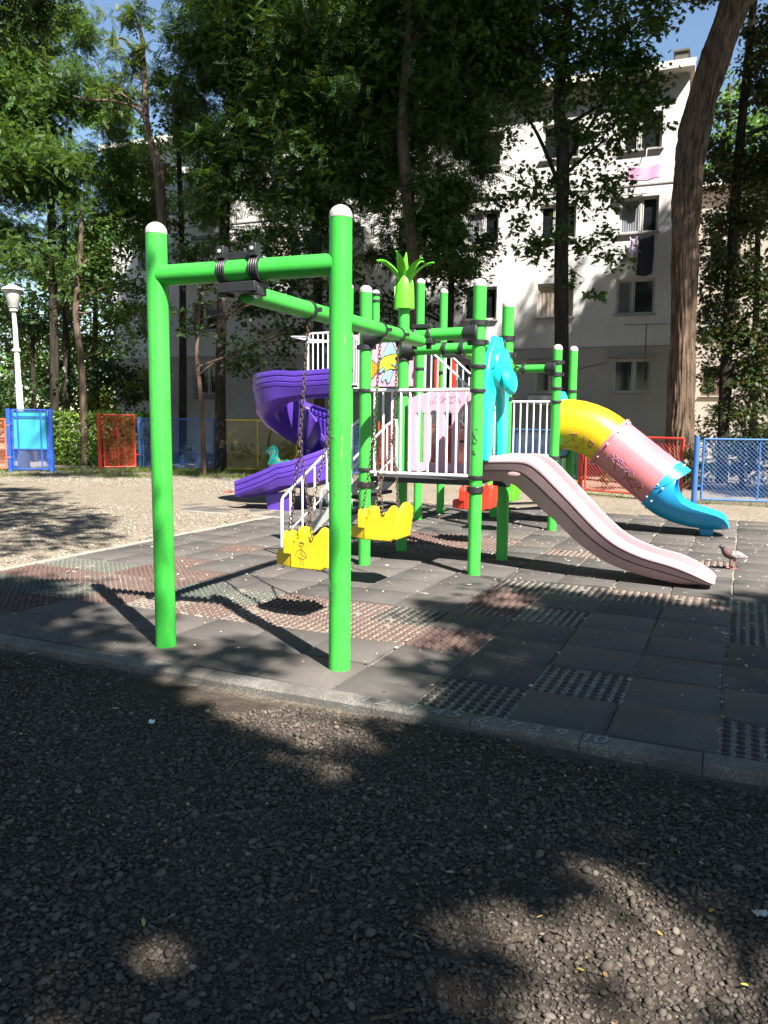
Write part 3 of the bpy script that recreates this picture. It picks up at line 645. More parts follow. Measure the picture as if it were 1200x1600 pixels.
    MB().box((-2.46, 4.14, 1.9405), (.74, .88, .05)).build('deck', DECKM, T, bevel=.01)
    def hoop_rail(j, i0, i1, z0, z1, n):
        mb = MB(); mb.tube([(i0, j, z0), (i0, j, z1-.08)]+[(i0+.08*(1-math.cos(a)), j, z1-.08+.08*math.sin(a)) for a in (.5, 1.05)]+[(i0+.08, j, z1), (i1, j, z1)], .017, 10)
        mb.tube([(i0, j, z0+.02), (i1, j, z0+.02)], .015, 8); mb.tube([(i0, j, z1-.14), (i1, j, z1-.14)], .013, 8)
        for k in range(1, n):
            x = i0+(i1-i0)*k/n; mb.tube([(x, j, z0), (x, j, z1)], .0115, 8)
        return mb.build('railing', WHITE, T)
    hoop_rail(3.72, -2.82, -2.10, 1.99, 2.83, 8); hoop_rail(4.6, -2.82, -2.10, 1.99, 2.83, 8)
    MB().tube([(-2.8, 3.75, 2.78), (-3.16, 3.80, 2.80), (-3.18, 4.2, 2.8), (-2.8, 4.55, 2.78)], .015, 8).build('railing', WHITE, T)
    railing(T, (-2.02, 3.69, 0), (-1.93, 3.69, 0), 2.03, 2.76, 2)
    # fish board
    fb = MB(); fb.prism([(-1.92, 1.99), (-.99, 1.99), (-.99, 2.72), (-1.08, 2.82), (-1.3, 2.86), (-1.6, 2.86), (-1.82, 2.84), (-1.92, 2.80)], (0, 3.72, 0), (1, 0, 0), (0, 0, 1), .03)
    board = fb.build('fish_board', PINKP, T, bevel=.008)
    def fz(px, py): return ((px-563)/84.-1.92, 1.99+(605-py)/102.)
    def flat(pts, dep, name, mat):
        P = [fz(*p) for p in pts]; mb = MB(); mb.prism(P, (0, 3.69-dep, 0), (1, 0, 0), (0, 0, 1), .006+0*dep)
        o = mb.build(name, mat, board, smooth=False)
        k = MB(); k.tube([(a, 3.684-dep, b) for a, b in P], .005, 5, closed=True); k.build('outline', INK, o)
        return o
    body = [(592, 572), (598, 560), (608, 556), (618, 555), (626, 558), (632, 563), (634, 570), (630, 577), (622, 579), (612, 578), (602, 581), (594, 580)]
    flat(body, .002, 'fish_body', FYEL)
    flat([(593, 572), (594, 580), (588, 585), (584, 592), (580, 590), (578, 575), (576, 560), (582, 562), (588, 569)], .004, 'fish_tail', ORANGE)
    flat([(594, 562), (600, 550), (606, 538), (611, 536), (614, 545), (619, 555), (608, 556)], .003, 'fish_fin', FBLUE)
    flat([(602, 581), (610, 577), (613, 582), (609, 597), (605, 600), (603, 592), (599, 598), (597, 594)], .004, 'fish_fin', FBLUE)
    flat([(592, 582), (599, 574), (602, 577), (596, 584)], .0065, 'fish_fin', FBLUE)
    flat([(610, 571), (620, 570), (618, 576)], .0065, 'fish_fin', FBLUE)
    MB().lathe([(0, .004), (.014, .003), (.016, 0)], (fz(628, 565)[0], 3.686, fz(628, 565)[1]), 12, (0, -1, 0)).build('fish_eye', WHITE, board)
    # steps between the high deck and the far tower
    st = MB()
    for k in range(4): st.box((-.80+k*.2, 4.17, 1.79-k*.2), (.22, .86, .03))
    st.build('tread', DECKM, T)
    for j in (3.74, 4.6):
        h = MB(); h.tube([(-.84, j, 1.98), (-.84, j, 2.52), (-.75, j, 2.50), (-.08, j, 1.92), (-.06, j, 1.05)], .017, 8)
        h.tube([(-.8, j, 1.95), (-.05, j, 1.30)], .015, 8)
        for k in range(7):
            x = -.74+k*.1; h.tube([(x, j, 1.92-.867*(x+.8)), (x, j, 2.49-.867*(x+.75))], .0105, 8)
        h.build('handrail', WHITE, T)
    for i in (-.98, -.70): MB().box((i, 4.62, 2.22), (.10, .05, .46)).build('grip_panel', REDP, T, bevel=.02)
    # spiral chute
    path = []
    for x in np.linspace(-2.3, -3.3, 7): path.append((x, 3.82, 1.93-.05*(x+2.3)/-1.0, (-1, 0)))
    ax, ay, R = -3.3, 4.37, .55
    for a in np.linspace(0, 2*math.pi, 44)[1:]:
        th = -math.pi/2-a; path.append((ax+R*math.cos(th), ay+R*math.sin(th), 1.87-1.43*(.5*a/(2*math.pi)+.5*float(smoothstep(0, 1, a/(2*math.pi)))), (math.sin(th), -math.cos(th))))
    for x in np.linspace(-3.3, -4.12, 7)[1:]: path.append((x, 3.82, .44-.20*((-3.3-x)/.82)**.7, (-1, 0)))
    secs = []
    for q, (x, y, z, d) in enumerate(path):
        n = Vector((-d[1], d[0], 0))  # left of travel = outward for a clockwise descent
        f = q/(len(path)-1); end = max(0, (f-.9)/.1)
        dp = math.sin(math.pi*min(1, max(0, (f-.08)/.78)))**.7; ho, hi = (.345+.17*dp)*(1-.35*end), (.30+.14*dp)*(1-.3*end)
        out = [(.285, ho-.0), (.292, ho-.03), (.288, ho-.07), (.272, ho-.085), (.287, ho-.10), (.285, ho-.16), (.269, ho-.175), (.284, ho-.19), (.276, ho-.235), (.258, ho-.25), (.268, ho-.262), (.23, -.03-.10*dp), (.13, -.075-.20*dp), (0, -.085-.24*dp), (-.13, -.07-.20*dp), (-.225, -.02-.10*dp), (-.27, hi-.22), (-.285, hi-.08), (-.285, hi)]
        inn = [(-.24, hi), (-.245, hi-.1), (-.22, .06), (-.12, .0), (0, -.02), (.12, 0), (.215, .06), (.232, ho-.22), (.225, ho-.20), (.238, ho-.18), (.242, ho-.12), (.232, ho-.105), (.243, ho-.085), (.245, ho)]
        secs.append([Vector((x, y, z))+n*(-a)*1.0+Vector((0, 0, b)) if False else Vector((x, y, z))+n*a+Vector((0, 0, b)) for a, b in out+inn])
    SP = MB().loft(secs).build('spiral_slide', PURPLE, T, fix=True, angle=35); SP['label'] = 'purple spiral slide turning once round its pole'
    MB().tube([(ax, ay, -.03), (ax, ay, 2.2)], .055, 16).build('pole', PURPLE, SP)
    MB().prism([(-3.62, -.03), (-3.2, -.03), (-3.15, .33), (-3.66, .26)], (0, 3.90, 0), (1, 0, 0), (0, 0, 1), .16).build('foot', PURPLE, SP, bevel=.02)
    # bench-height beam carrying the far swings
    beam(T, (.6, 1.02, 2.26), (.6, 3.50, 2.21), .055); collar(T, (.5, .945, 2.27), (1, 0, 0)); collar(T, (.7, .945, 2.27), (1, 0, 0)); collar(T, (.5, 3.55, 2.21), (1, 0, 0)); collar(T, (.7, 3.55, 2.21), (1, 0, 0))
    ck = MB(); ck.box((.6, .98, 2.26), (.26, .12, .06)); ck.box((.6, .945, 2.195), (.24, .1, .04)); ck.box((.6, 3.52, 2.2), (.26, .12, .06)); ck.build('clamp', BLACK, T, bevel=.008)
    return T
make_tower()

# ------------------------------------------------------------------ swing frame
def make_swing_frame():
    T = thing('swing_frame', 'green two post swing gate with long swing beam running back to the tower', 'swing frame', O3, AX)
    pj = -3.2; r = .066
    for i, j in ((.12, -3.24), (1.37, -3.15)):
        p = MB().tube([(i, j, -.05), (i, j, 1.3), (i, j, 2.645)], r, 24).build('post', GREEN, T)
        MB().lathe([(r*1.02, -.012), (r*1.02, .0)]+[(a*1.02, b) for a, b in dome(r, .062)][1:], (i, j, 2.645), 24).build('cap', CAPW, p)
        rn = random.Random(int(i*10))
        for k in range(9):
            mk = MB()
            z = rn.uniform(.4, 2.2); a = rn.uniform(-2.6, -.4); P = []
            for q in range(7):
                a += rn.uniform(-.12, .12); z += rn.uniform(-.02, .02); P.append((i+(r+.0005)*math.cos(a), j+(r+.0005)*math.sin(a), z))
            mk.tube(P, .0018, 4); mk.build('scratch', SCRATCH, p)
    z = 2.38
    MB().tube([(.15, -3.238, z), (.75, -3.195, z), (1.34, -3.152, z)], .064, 22).build('crossbeam', GREEN, T)
    a = Vector((.72, -3.13, 2.255)); b = Vector((.62, -.02, 2.255)); d = (b-a).normalized()
    MB().tube([a, (a+b)/2, b-d*.06], .06, 20).build('swing_beam', GREEN, T)
    # double strap clamp on the crossbeam
    ck = MB()
    for x in (.61, .84):
        c = Vector((x, -3.2, z))
        for k in (-.024, -.008, .008, .024): ck.lathe([(.064, -.008), (.077, -.006), (.077, .006), (.064, .008)], c+Vector((k, 0, 0)), 20, (1, .07, 0))
        ck.box((x, -3.23, z+.105), (.055, .06, .075)); ck.box((x, -3.2, z-.13), (.07, .09, .05))
    ck.box((.725, -3.2, z-.105), (.27, .13, .06)); ck.box((.725, -3.19, z+.085), (.20, .05, .045))
    k = ck.build('clamp', BLACK, T, bevel=.005)
    bo = MB()
    for x in (.61, .84): bo.lathe([(.012, 0), (.011, .006), (0, .008)], (x, -3.26, z+.11), 10, (0, -1, 0)); bo.lathe([(.014, 0), (.012, .016), (0, .018)], (x, -3.22, z-.155), 8, (0, 0, -1))
    bo.build('bolt', BOLT, k)
    ck = MB()
    c = b+Vector((0, .0, .06))
    for x in (.545, .695): ck.lathe([(.061, -.022), (.075, -.018), (.075, .018), (.061, .022)], (x, 0, 2.32), 20, (1, 0, 0))
    ck.box((.62, -.045, 2.255), (.24, .07, .05)); ck.box((.62, 0, 2.25), (.22, .12, .05)); ck.box((.62, -.02, 2.40), (.2, .07, .04))
    for x in (.545, .695): ck.box((x, -.03, 2.21), (.045, .045, .06))
    ck.build('clamp', BLACK, T, bevel=.006)
    return T
make_swing_frame()

def link_chain(mb, a, b):
    a, b = Vector(a), Vector(b); d = b-a; L = d.length; n = max(2, round(L/.033)); t = d/L
    u = Vector((1, 0, 0)); u = (u-t*u.dot(t)).normalized(); v = t.cross(u)
    for k in range(n):
        c = a+d*((k+.5)/n); s = u if k % 2 else v; pts = []
        for q in range(10):
            an = 2*math.pi*q/10; pts.append(c+t*math.cos(an)*.024+s*math.sin(an)*.0115)
        mb.tube(pts, .0038, 5, closed=True)
def make_swing(name, label, mat, i, j, ztop, zseat, doodle=False, tilt=0):
    S = thing(name, label, 'swing seat', W(i, j, zseat), AX, 'bucket swing seats hanging on chains')
    h = .165
    mb = MB()
    side = [(-.11, .0), (.15, .0), (.19, .03), (.215, .27), (.205, .31), (.175, .322), (.15, .312), (.118, .272), (.08, .24), (.0, .222), (-.06, .215), (-.085, .19), (-.103, .13), (-.11, .118)]
    for y0 in (-h, h-.032): mb.prism(side, (0, y0+.032, 0), (1, 0, 0), (0, 0, 1), .032)
    mb.prism([(-.115, .004), (.16, .004), (.16, .05), (-.115, .05)], (0, h-.004, 0), (1, 0, 0), (0, 0, 1), 2*h-.008)
    mb.loft([[(x, y, z) for z in (zb, zt) for y in ((-q, q) if z == zb else (q, -q))] for x, q, zb, zt in ((-.09, h-.002, .002, .13), (-.13, h-.012, .0, .122), (-.27, .095, .006, .108), (-.285, .075, .02, .095))])
    bk = [(-h+.004, .02), (h-.004, .02), (h-.004, .26), (h-.03, .305)]+[(.10*math.cos(a), .30+.045*math.sin(a)) for a in np.linspace(0, math.pi, 9)]+[(-h+.03, .305), (-h+.004, .26)]
    mb.prism(bk, (.168, 0, 0), (0, 1, 0), (.13, 0, .99), .035)
    # front bar: two rounded uprights with a gap, crossbar and crotch post
    for y in (-.105, .105):
        up = [(y-.058, .0), (y+.058, .0), (y+.058, .19)]+[(y+.058*math.cos(a), .19+.055*math.sin(a)) for a in np.linspace(.3, math.pi-.3, 6)]+[(y-.058, .19)]
        mb.prism([(a, b+.10) for a, b in up[:2]]+[(y+.022, .14), (y+.022, .2)]+[(y+.022*math.cos(q), .2+.022*math.sin(q)) for q in (1.57,)]+[(y-.022, .2), (y-.022, .14), (y-.04, .102)], (-.19, 0, 0), (0, 1, 0), (0, 0, 1), .0001) if False else None
        mb.prism([(y-.062, .10), (y-.026, .10), (y-.026, .25), (y-.062, .23)], (-.175, 0, 0), (0, 1, 0), (0, 0, 1), .075)
        mb.prism([(y+.026, .10), (y+.062, .10), (y+.062, .23), (y+.026, .25)], (-.175, 0, 0), (0, 1, 0), (0, 0, 1), .075)
        mb.prism([(y-.0615, .228), (y-.0265, .19), (y+.0265, .19), (y+.0615, .228), (y+.045, .265), (y, .277), (y-.045, .265)], (-.174, 0, 0), (0, 1, 0), (0, 0, 1), .073)
    mb.prism([(-.12, .10), (.12, .10), (.12, .15), (-.12, .15)], (-.172, 0, 0), (0, 1, 0), (0, 0, 1), .069)
    bo = mb.build('bucket', mat, S, bevel=.014, seg=3, angle=40, fix=False)
    f = MB()
    for x, y in ((-.2, -.12), (.1, -.12), (.1, .12)): f.lathe([(.008, 0), (.012, -.012), (0, -.016)], (x, y, .0), 8)
    f.build('bolt', INK, bo)
    if doodle:
        g = MB(); y = -h-.001
        def ln(P, r=.0016): g.tube([(a, y, b) for a, b in P], r, 4)
        ln([(-.015+.018*math.cos(a), .182+.013*math.sin(a)) for a in np.linspace(0, 6.3, 14)]); ln([(-.03, .195), (-.01, .2), (.01, .19)]); ln([(-.015, .168), (-.015, .12), (-.045, .085), (.005, .075), (.03, .09), (.0, .1), (-.015, .12)])
        ln([(-.015, .15), (-.05, .13), (-.07, .09)]); ln([(-.015, .15), (.02, .12), (.03, .1)]); ln([(-.02, .078), (-.022, .03)]); ln([(.0, .075), (.004, .028)])
        g.build('scribble', INK, bo)
        g = MB(); y2 = .222
        for k, (yy, z) in enumerate(((-.06, .16), (-.02, .2), (.04, .15), (.07, .21))): g.tube([(y2+.012*math.sin(k)-.01, yy+.012*math.cos(a*2), z+.02*math.sin(a)) for a in np.linspace(0, 4, 9)], .0018, 4)
        g.build('scribble', INK, bo)
    zs = 1.33-zseat
    bi = (lambda y: .72-.1*(j+y+3.13)/3.11-i) if doodle or mat is YELSEAT else (lambda y: .6-i)
    for y in (-.205, .205):
        ch = MB(); hx = bi(y); top = Vector((hx, y, ztop-zseat-.105)); sp = Vector((0.0, y, zs))
        link_chain(ch, top, sp); ch.tube([sp+Vector((.02*math.cos(a), 0, .02*math.sin(a))) for a in np.linspace(0, 2*math.pi, 11)[:-1]], .005, 6, closed=True)
        link_chain(ch, sp, (-.14, y*.6, .255)); link_chain(ch, sp, (.085, y*.83, .235))
        c = ch.build('chain', CHAINM, S)
        hg = MB(); hg.lathe([(.058, -.016), (.072, -.014), (.072, .014), (.058, .016)], (hx, y, ztop-zseat), 18, (-.03, 1, 0)); hg.box((hx, y, ztop-zseat-.08), (.03, .025, .04)); hg.box((hx+.085, y, ztop-zseat), (.05, .022, .03))
        hg.tube([(hx+.016*math.cos(a), y, ztop-zseat-.10+.016*math.sin(a)) for a in np.linspace(0, 2*math.pi, 9)[:-1]], .004, 5, closed=True)
        hg.build('hanger', BLACK, S)
    return S
make_swing('bucket_swing', 'yellow bucket swing seat with a doodled figure, nearer to the two post gate', YELSEAT, .625, -2.15, 2.255, .40, True)
make_swing('bucket_swing', 'yellow bucket swing seat hanging beside the tower deck, behind the doodled one', YELSEAT, .60, -.86, 2.255, .435, False)
make_swing('bucket_swing', 'red bucket swing seat hanging beyond the white deck railing', REDP, .57, 1.97, 2.24, .42)
make_swing('bucket_swing', 'green bucket swing seat hanging behind the pink slide', GREENL, .58, 3.05, 2.22, .42)
#PART2
def at(px, py, y):
    d = W0+RR*((px-600)/1230)+UU*((800-py)/1230); return Vector((0, 0, 1.5))+d*(y/d.y)
# ------------------------------------------------------------------ apartment buildings
def plaster(name, c, scale=1):
    m, t, b = newmat(name)
    n1 = noise(t, .35, 6, .6); n2 = noise(t, 45, 4, .7); n3 = noise(t, 1.2, 5, .7, stretch=(2.2, 2.2, .25))
    f = ramp(t, n1.outputs[0], [(.35, tuple(x*.84 for x in c)), (.7, tuple(x*1.08 for x in c))])
    o = mix(t, ramp(t, n3.outputs[0], [(.52, (0, 0, 0)), (.8, (.35, .35, .35))]).outputs[0], f.outputs[0], tuple(x*.6 for x in c))
    o = mix(t, .3, o, n2.outputs[0], 'OVERLAY'); t.links.new(o, b.inputs['Base Color']); b.inputs['Roughness'].default_value = .95; b.inputs['Specular IOR Level'].default_value = .1
    bump(t, b, n2.outputs[0], .45, .02); return m
PLA = plaster('grey_plaster', (.60, .585, .565)); PLB = plaster('beige_plaster', (.42, .32, .235)); PLG = plaster('plinth_plaster', (.33, .315, .30))
TRIM = paint('cornice_paint', (.55, .52, .47), .8, (.3, .28, .25), .7, .4)
FRW = paint('window_frame_white', (.46, .45, .42), .5, (.4, .38, .35), .72, .3); FRB = paint('window_frame_brown', (.12, .075, .045), .6)
def glassmat():
    m, t, b = newmat('window_glass'); b.inputs['Base Color'].default_value = (.012, .014, .016, 1); b.inputs['Roughness'].default_value = .08; b.inputs['Specular IOR Level'].default_value = .6; return m
GLASS = glassmat()
CURT = paint('curtain', (.42, .34, .28), .9, (.3, .25, .2), .7, .3, stretch=(6, 6, .5)); CURT2 = paint('grey_curtain', (.16, .17, .19), .9, (.1, .1, .1), .7, .3)
def facade(mb, L, H, wins, dep, m=0, base=0):
    xs = sorted({0., L}|{w_[0] for w_ in wins}|{w_[1] for w_ in wins}); zs = sorted({-.3, H, 4.0}|{w_[2] for w_ in wins}|{w_[3] for w_ in wins})
    for a, b in zip(xs[:-1], xs[1:]):
        for c, d in zip(zs[:-1], zs[1:]):
            if any(w_[0]-1e-6 <= a and b <= w_[1]+1e-6 and w_[2]-1e-6 <= c and d <= w_[3]+1e-6 for w_ in wins): continue
            mb.add([(a, 0, c), (b, 0, c), (b, 0, d), (a, 0, d)], [(0, 1, 2, 3)], base if c < 3.9 else m)
    for a, b, c, d in wins:
        mb.add([(a, 0, c), (b, 0, c), (b, 0, d), (a, 0, d), (a, dep, c), (b, dep, c), (b, dep, d), (a, dep, d)], [(0, 4, 5, 1), (1, 5, 6, 2), (2, 6, 7, 3), (3, 7, 4, 0)], m)
def window(parent, a, b, c, d, dep, split=.5, kind=0, sill=True, frame=FRW):
    w_ = MB(); y = dep-.06; f = .045
    w_.box(((a+b)/2, y, c+f/2), (b-a, .06, f)); w_.box(((a+b)/2, y, d-f/2), (b-a, .06, f))
    for x in (a+f/2, b-f/2): w_.box((x, y, (c+d)/2), (f, .06, d-c-2*f))
    xm = a+(b-a)*split; w_.box((xm, y-.004, (c+d)/2), (.065, .06, d-c-2*f))
    for x0, x1 in ((a+f, xm-.045), (xm+.045, b-f)):
        for x in (x0+.02, x1-.02): w_.box((x, y+.005, (c+d)/2), (.03, .04, d-c-2*f))
        for z in (c+f+.02, d-f-.02): w_.box(((x0+x1)/2, y+.006, z), (x1-x0-.06, .04, .03))
    W_ = w_.build('window', frame, parent, smooth=False)
    MB().add([(a+.02, dep-.03, c+.02), (b-.02, dep-.03, c+.02), (b-.02, dep-.03, d-.02), (a+.02, dep-.03, d-.02)], [(0, 1, 2, 3)]).build('pane', GLASS, W_, smooth=False)
    if kind:
        cu = MB(); n = 26; xs = np.linspace(a+.07, b-.07 if kind == 1 else xm-.05, n)
        V = [(x, dep-.045+.012*math.sin(k*1.9), z) for z in (c+.07, d-.08) for k, x in enumerate(xs)]
        cu.add(V, [(k, k+1, n+k+1, n+k) for k in range(n-1)]); cu.build('curtain', CURT if kind == 1 else CURT2, W_)
    if sill: MB().box(((a+b)/2, -.03, c-.025), (b-a+.14, .14, .045)).build('sill', PLG, W_, smooth=False)
    return W_
BROT = math.atan2(-.364, .931)
def apartment():
    L = 23.; org = Vector((9.6-.931*L, 26.5+.364*L, 0)); H = 12.55
    B = thing('apartment_building', 'long pale plastered four storey apartment block behind the trees', 'apartment block', org, BROT)
    fl = [(2.48, 3.6), (5.08, 6.24), (7.72, 8.88), (10.35, 11.5)]; wins = []; spec = []
    for k, s in enumerate((1.37, 4.02, 6.7, 9.35, 12.0, 14.65, 18.3, 21.0)):
        for q, (c, d) in enumerate(fl):
            a, b = L-s-.62, L-s+.62; wins.append((a, b, c, d)); spec.append((k, q))
    mb = MB(); facade(mb, L, H, wins, .2, 0, 2)
    D = 11.
    mb.add([(L, 0, -.3), (L, D, -.3), (L, D, H), (L, 0, H)], [(0, 1, 2, 3)], 1); mb.add([(0, 0, -.3), (0, 0, H), (0, D, H), (0, D, -.3)], [(0, 1, 2, 3)]); mb.add([(0, D, -.3), (0, D, H), (L, D, H), (L, D, -.3)], [(0, 1, 2, 3)])
    mb.build('wall', [PLA, PLB, plaster('lower_plaster', (.38, .355, .325))], B, smooth=False)
    rf = MB(); rf.box((L/2, D/2-.1, H+.09), (L+.3, D+.75, .17)); rf.box((L/2, -.33, H+.22), (L+.36, .14, .12)); r = rf.build('roof', TRIM, B, smooth=False, bevel=.01)
    ch = MB(); ch.box((L-.28, .3, H+.42), (.4, .6, .5)); ch.box((L-.28, .3, H+.70), (.5, .7, .06)); ch.build('chimney', paint('dark_chimney', (.10, .085, .075), .9), r, smooth=False)
    MB().box((L-.012, .22, H/2), (.05, .4, H-.4)).build('corner_strip', PLB, B, smooth=False) if False else None
    tr = MB()
    for z in (4.02, 9.25): tr.box((L/2, -.012, z), (L-.01, .03, .05))
    tr.build('string_course', PLG, B, smooth=False)
    for (a, b, c, d), (k, q) in zip(wins, spec):
        window(B, a, b, c, d, .2, .42 if (k+q) % 2 else .55, {(1, 1): 1, (0, 1): 2, (0, 2): 2, (3, 1): 1, (5, 2): 1, (0, 0): 0, (1, 0): 0}.get((k, q), 2 if (k*3+q) % 4 == 0 else 0), True, FRW)
    # small canopy and drying tray on the ground floor, iron bars at the far window
    MB().box((L-1.37, -.12, 3.68), (1.55, .3, .05)).build('window_hood', PLG, B, smooth=False)
    MB().box((L-4.02, -.14, 3.68), (1.7, .34, .05)).build('window_hood', PLG, B, smooth=False)
    bx = MB(); bx.box((L-4.02, -.25, 2.36), (1.5, .45, .04)); bx.box((L-4.02, -.47, 2.2), (1.5, .03, .3)); bx.build('balcony_tray', FRW, B, smooth=False)
    for s, z0 in ((12.0, 7.5), (18.3, 7.5), (18.3, 10.1), (14.65, 5.0)):
        b_ = MB(); b_.box((L-s, -.5, z0), (2.4, 1.0, .12)); b_.box((L-s, -.97, z0+.5), (2.4, .05, .9)); 
        for x in (-1.17, 1.17): b_.box((L-s+x, -.48, z0+.5), (.05, .94, .9))
        b_.build('balcony', FRW, B, smooth=False)
    gr = MB()
    for k in range(9): gr.tube([(L-18.3-.55+k*.137, -.12, 2.3), (L-18.3-.55+k*.137, -.12, 3.2)], .012, 5)
    for z in (2.32, 2.75, 3.18): gr.tube([(L-18.95, -.12, z), (L-17.65, -.12, z)], .014, 5)
    gr.build('window_grille', FRB, B)
    # antenna and cables
    an = MB(); an.tube([(L-.95, -.22, 2.9), (L-.95, -.22, 4.75)], .018, 6); an.tube([(L-1.65, -.22, 4.72), (L-.25, -.22, 4.70)], .012, 5)
    for k in range(7): an.tube([(L-1.55+k*.18, -.36, 4.72), (L-1.55+k*.18, -.08, 4.72)], .007, 4)
    an.build('antenna', FRB, B)
    for P in ([(L-5.9, -.05, 12.2), (L-6.6, -.06, 8.5), (L-7.4, -.05, 4.6)], [(L-2.2, -.05, 3.5), (L-3.5, -.06, 3.2), (L-5.2, -.05, 3.3)]): MB().tube(P, .01, 4).build('cable', INK, B)
    # laundry, each hanging cloth a thing
    def cloth(name, label, x0, x1, z1, z0, y, mat, amp=.03):
        n, mrows = 22, 12; V = []
        for r_ in range(mrows):
            for k in range(n):
                u = k/(n-1); v = r_/(mrows-1); V.append((x0+(x1-x0)*u+.02*math.sin(v*4), y+amp*math.sin(u*11+v*1.2)*(.3+v), z1+(z0-z1)*v-.10*math.sin(math.pi*u)*(1-v*.4)))
        mb = MB(); mb.add(V, [(r_*n+k, r_*n+k+1, (r_+1)*n+k+1, (r_+1)*n+k) for r_ in range(mrows-1) for k in range(n-1)])
        o = mb.build(name, mat, None, loc=org, rot=BROT); s_ = o.modifiers.new('thick', 'SOLIDIFY'); s_.thickness = .01
        return tag(o, label, 'laundry')
    cloth('hanging_towel', 'pink cloth drying outside the upper floor window near the building corner', L-1.75, L-.72, 9.78, 9.3, -.42, paint('pink_cloth', (.62, .30, .46), .9))
    ln = MB(); ln.tube([(L-1.9, -.42, 9.76), (L-.6, -.42, 9.78)], .008, 4); ln.tube([(L-1.2, -.42, 9.78), (L-1.2, -.1, 10.35)], .014, 5); ln.build('drying_line', FRW, B)
    cloth('hanging_trousers', 'dark navy clothes hanging below a third floor window sill', L-1.35, L-.85, 7.62, 6.35, -.12, paint('navy_cloth', (.018, .018, .04), .9))
    cloth('hanging_shirt', 'small lilac shirt hanging beside the dark navy clothes', L-1.62, L-1.38, 7.6, 7.05, -.12, paint('lilac_cloth', (.45, .38, .5), .9))
    # second block, further back on the right
    L2 = 20.; org2 = Vector((12.2, 33.5, 0)); B2 = thing('apartment_building', 'lower beige apartment block set back on the right', 'apartment block', org2, BROT)
    w2 = [(k*2.9+1.0, k*2.9+2.2, z, z+1.2) for k in range(6) for z in (2.6, 5.3, 8.0)]
    mb = MB(); facade(mb, L2, 10.9, w2, .2); mb.add([(0, 0, -.3), (0, 0, 10.9), (0, 9, 10.9), (0, 9, -.3)], [(0, 1, 2, 3)]); mb.build('wall', plaster('warm_plaster', (.36, .32, .275)), B2, smooth=False)
    MB().box((L2/2, 4.4, 10.99), (L2+.4, 9.6, .18)).build('roof', TRIM, B2, smooth=False)
    for k, (a, b, c, d) in enumerate(w2): window(B2, a, b, c, d, .2, .5, (0, 2, 0, 1)[k % 4], True, FRW if k % 3 else FRB)
    t2 = MB()
    for z in (4.2, 9.6): t2.box((L2/2, -.012, z), (L2-.01, .03, .05))
    t2.build('string_course', PLG, B2, smooth=False)
apartment()

# ------------------------------------------------------------------ trees
def T_spray():   # pinnate locust leaf: pairs of leaflets on a rachis along x
    V = []; F = []; n = 5
    def leaflet(o, d, l, wd, z):
        s = np.array([-d[1], d[0], 0]); o = np.array(o); b = len(V)
        V.extend([o, o+d*l*.5+s*wd+np.array([0, 0, z]), o+d*l+np.array([0, 0, z*.3]), o+d*l*.5-s*wd+np.array([0, 0, z])]); F.append((b, b+1, b+2, b+3))
    for k in range(n):
        x = .10+.17*k
        for sg in (-1, 1): leaflet((x, 0, -.10*x*x), np.array([math.cos(1.05), sg*math.sin(1.05), -.1]), .25*(1-.06*k), .075, .02)
    leaflet((.9, 0, -.09), np.array([1, 0, -.2]), .24, .06, .02)
    return np.array(V, float), np.array(F)
def T_maple():
    a = [(0, 0), (.18, -.10), (.42, -.42), (.46, -.20), (.80, -.30), (.66, -.12), (1.0, 0), (.66, .12), (.80, .30), (.46, .20), (.42, .42), (.18, .10)]
    V = np.array([(x, y, -.12*(abs(y)*1.6)-.06*x*x) for x, y in a], float); V[:, 0] -= .1
    return V, np.array([list(range(12))])
def T_oval():
    a = [(0, 0), (.3, -.2), (.7, -.2), (1, 0), (.7, .2), (.3, .2)]
    return np.array([(x, y, -.15*x*x+.1*abs(y)) for x, y in a], float), np.array([[0, 1, 2, 3, 4, 5]])
TEMPL = {'spray': T_spray(), 'maple': T_maple(), 'oval': T_oval()}
LM = {
 'locust': leafmat('leaf_locust', [(.016, .042, .011), (.027, .066, .014), (.042, .092, .019), (.065, .125, .026)], .22),
 'maple': leafmat('leaf_maple', [(.016, .042, .009), (.025, .062, .012), (.038, .09, .014), (.055, .115, .018)], .22),
 'dark': leafmat('leaf_dark', [(.009, .025, .007), (.013, .034, .008), (.020, .048, .011), (.03, .062, .014)], .14),
 'light': leafmat('leaf_light', [(.045, .105, .018), (.075, .155, .024), (.10, .19, .03), (.15, .24, .05)], .3),
 'mid': leafmat('leaf_mid', [(.026, .066, .014), (.040, .092, .018), (.06, .12, .024), (.11, .165, .04)], .28),
 'yellow': leafmat('leaf_yellow', [(.08, .15, .015), (.16, .22, .015), (.32, .30, .012), (.05, .11, .015)], .3),
 'brown': leafmat('leaf_brown', [(.012, .030, .008), (.018, .042, .010), (.026, .05, .011), (.05, .045, .012), (.09, .05, .014)], .16),
 'hedge': leafmat('leaf_hedge', [(.05, .10, .015), (.085, .15, .02), (.13, .21, .03), (.18, .26, .05)], .25),
 'tuft': leafmat('leaf_tuft', [(.03, .08, .015), (.05, .11, .02), (.08, .14, .02), (.22, .13, .06)], .3)}
BARK = barkmat('bark_grey', (.035, .028, .023), (.10, .082, .066)); BARKD = barkmat('bark_dark', (.018, .015, .012), (.055, .045, .036)); BARKB = barkmat('bark_brown', (.014, .009, .007), (.17, .118, .084), 13, 2.2, 1.0); BARKR = barkmat('bark_reddish', (.05, .035, .026), (.17, .12, .09))
